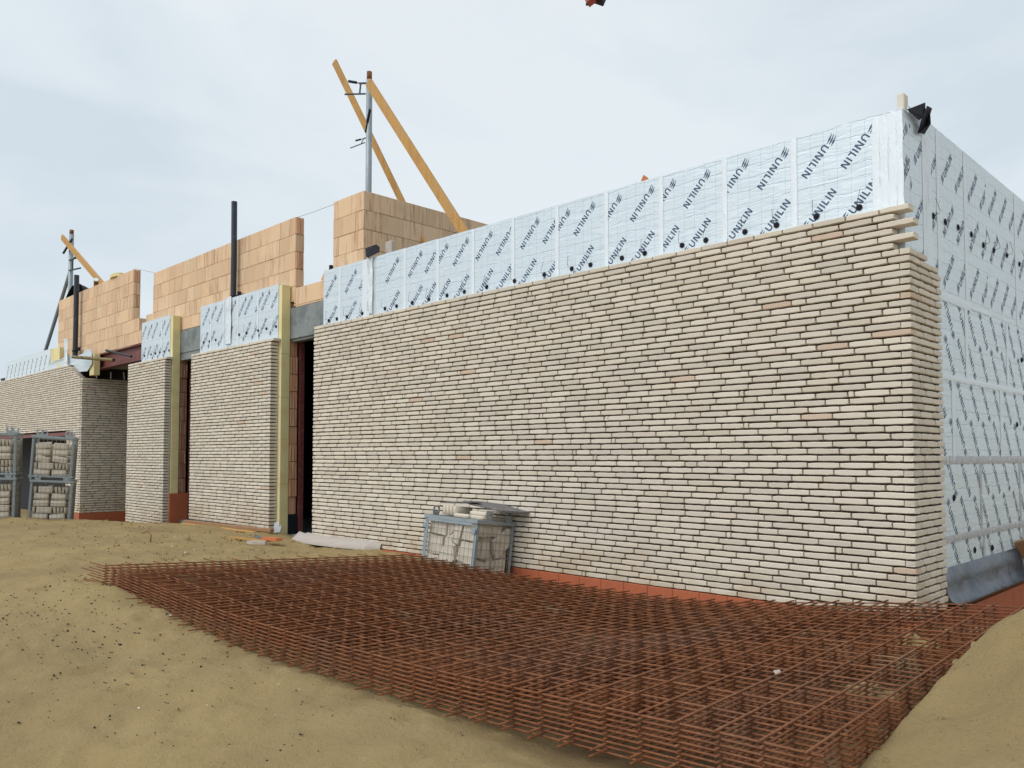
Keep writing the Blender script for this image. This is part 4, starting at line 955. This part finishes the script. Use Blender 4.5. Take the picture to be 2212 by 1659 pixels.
mb=MB(); mb.beam((-11.6,-.16,-.10),(-9.0,-.2,-.075),.06,.03,0,(0,0,1),.006); single(mb,'timber_lath',['timber'],'thin lath lying in front of the muddy board','lath',origin=(-10.3,-.18,-.09))
rg=random.Random(4)
def scrap(label,name,mat,c,pts,th=.01,rot=(0,0,0)):
    M_=Matrix.Translation(c)@Matrix.Rotation(rot[2],4,'Z')@Matrix.Rotation(rot[1],4,'Y')@Matrix.Rotation(rot[0],4,'X')
    mb=MB(); n=len(pts); mb.add([M_@Vector((x,y,0)) for x,y in pts]+[M_@Vector((x*.97,y*.97,th)) for x,y in pts],[tuple(range(n-1,-1,-1)),tuple(range(n,2*n))]+[(k,(k+1)%n,n+(k+1)%n,n+k) for k in range(n)])
    return single(mb,name,[mat],label,name.replace('_',' '),origin=c)
scrap('torn grey white scrap on the foam at the foot of the near doorway','torn_scrap','white',(-8.93,.10,-.03),[(-.05,-.07),(.05,-.06),(.07,.03),(.02,.10),(-.03,.08)],.006,(R(80),0,R(60)))
scrap('orange red brick chip in front of the pale mortar apron','brick_chip','orange',(-7.75,-.62,-.07),[(-.16,-.04),(.14,-.05),(.17,.03),(-.1,.06)],.04,(0,0,.2))
scrap('pale stone chip at the near left corner of the mortar apron','stone_chip','pale',(-7.5,-.95,-.07),[(-.14,-.05),(.0,-.08),(.15,-.03),(.1,.06),(-.1,.05)],.035,(0,0,.3))
scrap('dark wet board piece lying before the doorway','board_piece','slate',(-8.3,-.5,-.085),[(-.35,-.05),(.3,-.06),(.34,.03),(-.3,.06)],.02,(0,0,-.15))
scrap('orange wood splinter lying left of the apron','wood_splinter','timber',(-8.0,-.85,-.06),[(-.4,-.02),(.35,-.025),(.38,.02),(-.36,.025)],.02,(0,0,.15))
mb=MB(); p=[(-8.2,-2.0,gz(-8.2,-2.0)-.02),(-8.18,-2.0,gz(-8.2,-2)+.09),(-8.25,-2.02,gz(-8.2,-2)+.13),(-8.36,-2.04,gz(-8.2,-2)+.10)]
mb.tube(p,.008,6); single(mb,'bent_wire',['rust'],'bent rusty wire end sticking out of the sand left of the rebar','wire',origin=p[0])
# dry leaf scrap on the mats
scrap('small torn paper scrap caught in the rebar near the right edge','paper_scrap','pale',(.30,-2.6,.085),[(-.015,-.005),(.0,-.018),(.02,.0),(.006,.02),(-.006,.006)],.004,(.5,.4,.3))
# membrane at the foot of the side wall
mb=MB(); pf=[(-.066,.17),(-.045,.145),(-.03,.06),(-.02,-.02),(.0,-.07),(.035,-.10),(.07,-.095),(.10,-.06)]; n=60; vs=[]
for i in range(n+1):
    y=.70+ (2.35)*i/n
    for a,(x,z) in enumerate(pf):
        wv=noise.noise(Vector((y*2.2,a*.35,1)))*.018+noise.noise(Vector((y*6,a*.6,4)))*.007
        e=(.10*max(0,1-i/4)) if a>4 else 0
        vs.append((x+(.0 if a==0 else wv),y+(e),z+(wv*.8 if a>1 else 0)))
k=len(pf); fs=[(i*k+a,i*k+a+1,(i+1)*k+a+1,(i+1)*k+a) for i in range(n) for a in range(k-1)]
mb.add(vs,fs); single(mb,'damp_membrane',['membrane'],'dark blue grey damp membrane curling out at the foot of the side wall','membrane',smooth=True,origin=(0,1.9,0))
mb=MB(); mb.beam((.12,3.05,-.16),(-.04,2.78,.24),.10,.03,0,(0,1,0),.004); mb.beam((.16,3.10,-.14),(.02,2.86,.20),.05,.025,0,(0,1,0),.004); single(mb,'timber_stake',['plank'],'weathered plank leaning on the membrane at the right edge of the photo','plank',origin=(.1,3,-.1))
# recess details
mb=MB(); mb.tube([(-17.55,-.12,3.22),(-15.75,.12,3.02)],.036,12); single(mb,'scaffold_tube',['tube'],'yellowish scaffold tube poking out above the stepped end of the far wall','tube',origin=(-17,-.1,3.2))
mb=MB(); mb.tube([(-16.0,.05,3.24),(-15.0,.2,3.04)],.025,8); single(mb,'dark_rod',['clamp'],'dark rod slanting under the red steel beam','rod',origin=(-15.5,.1,3.1))
mb=MB(); mb.box((-17.25,.13,2.80),(-16.98,.26,3.27),0,.008); single(mb,'foam_block',['foam'],'yellow foam block over the shaded return of the far wall','foam block',origin=(-17.1,.2,2.8))
mb=MB(); mb.box((-17.33,.12,2.775),(-17.28,2.5,2.83)); mb.build('top_course_dummy',['pale'],None) if False else None
rg=random.Random(6)
for k in range(7):
    y=.3+k*.3; mb=MB(); mb.tube([(-17.32,y,2.77),(-17.31,y+rg.uniform(-.03,.03),2.90+rg.uniform(0,.06))],.012,6)
    single(mb,'anchor_pin',['white'],'pale anchor pin in the row on top of the shaded return','pin','anchor pins on the shaded return',origin=(-17.32,y,2.77))
for o in list(bpy.data.objects):
    if o.type=='MESH' and o.name.startswith('ground'): pass
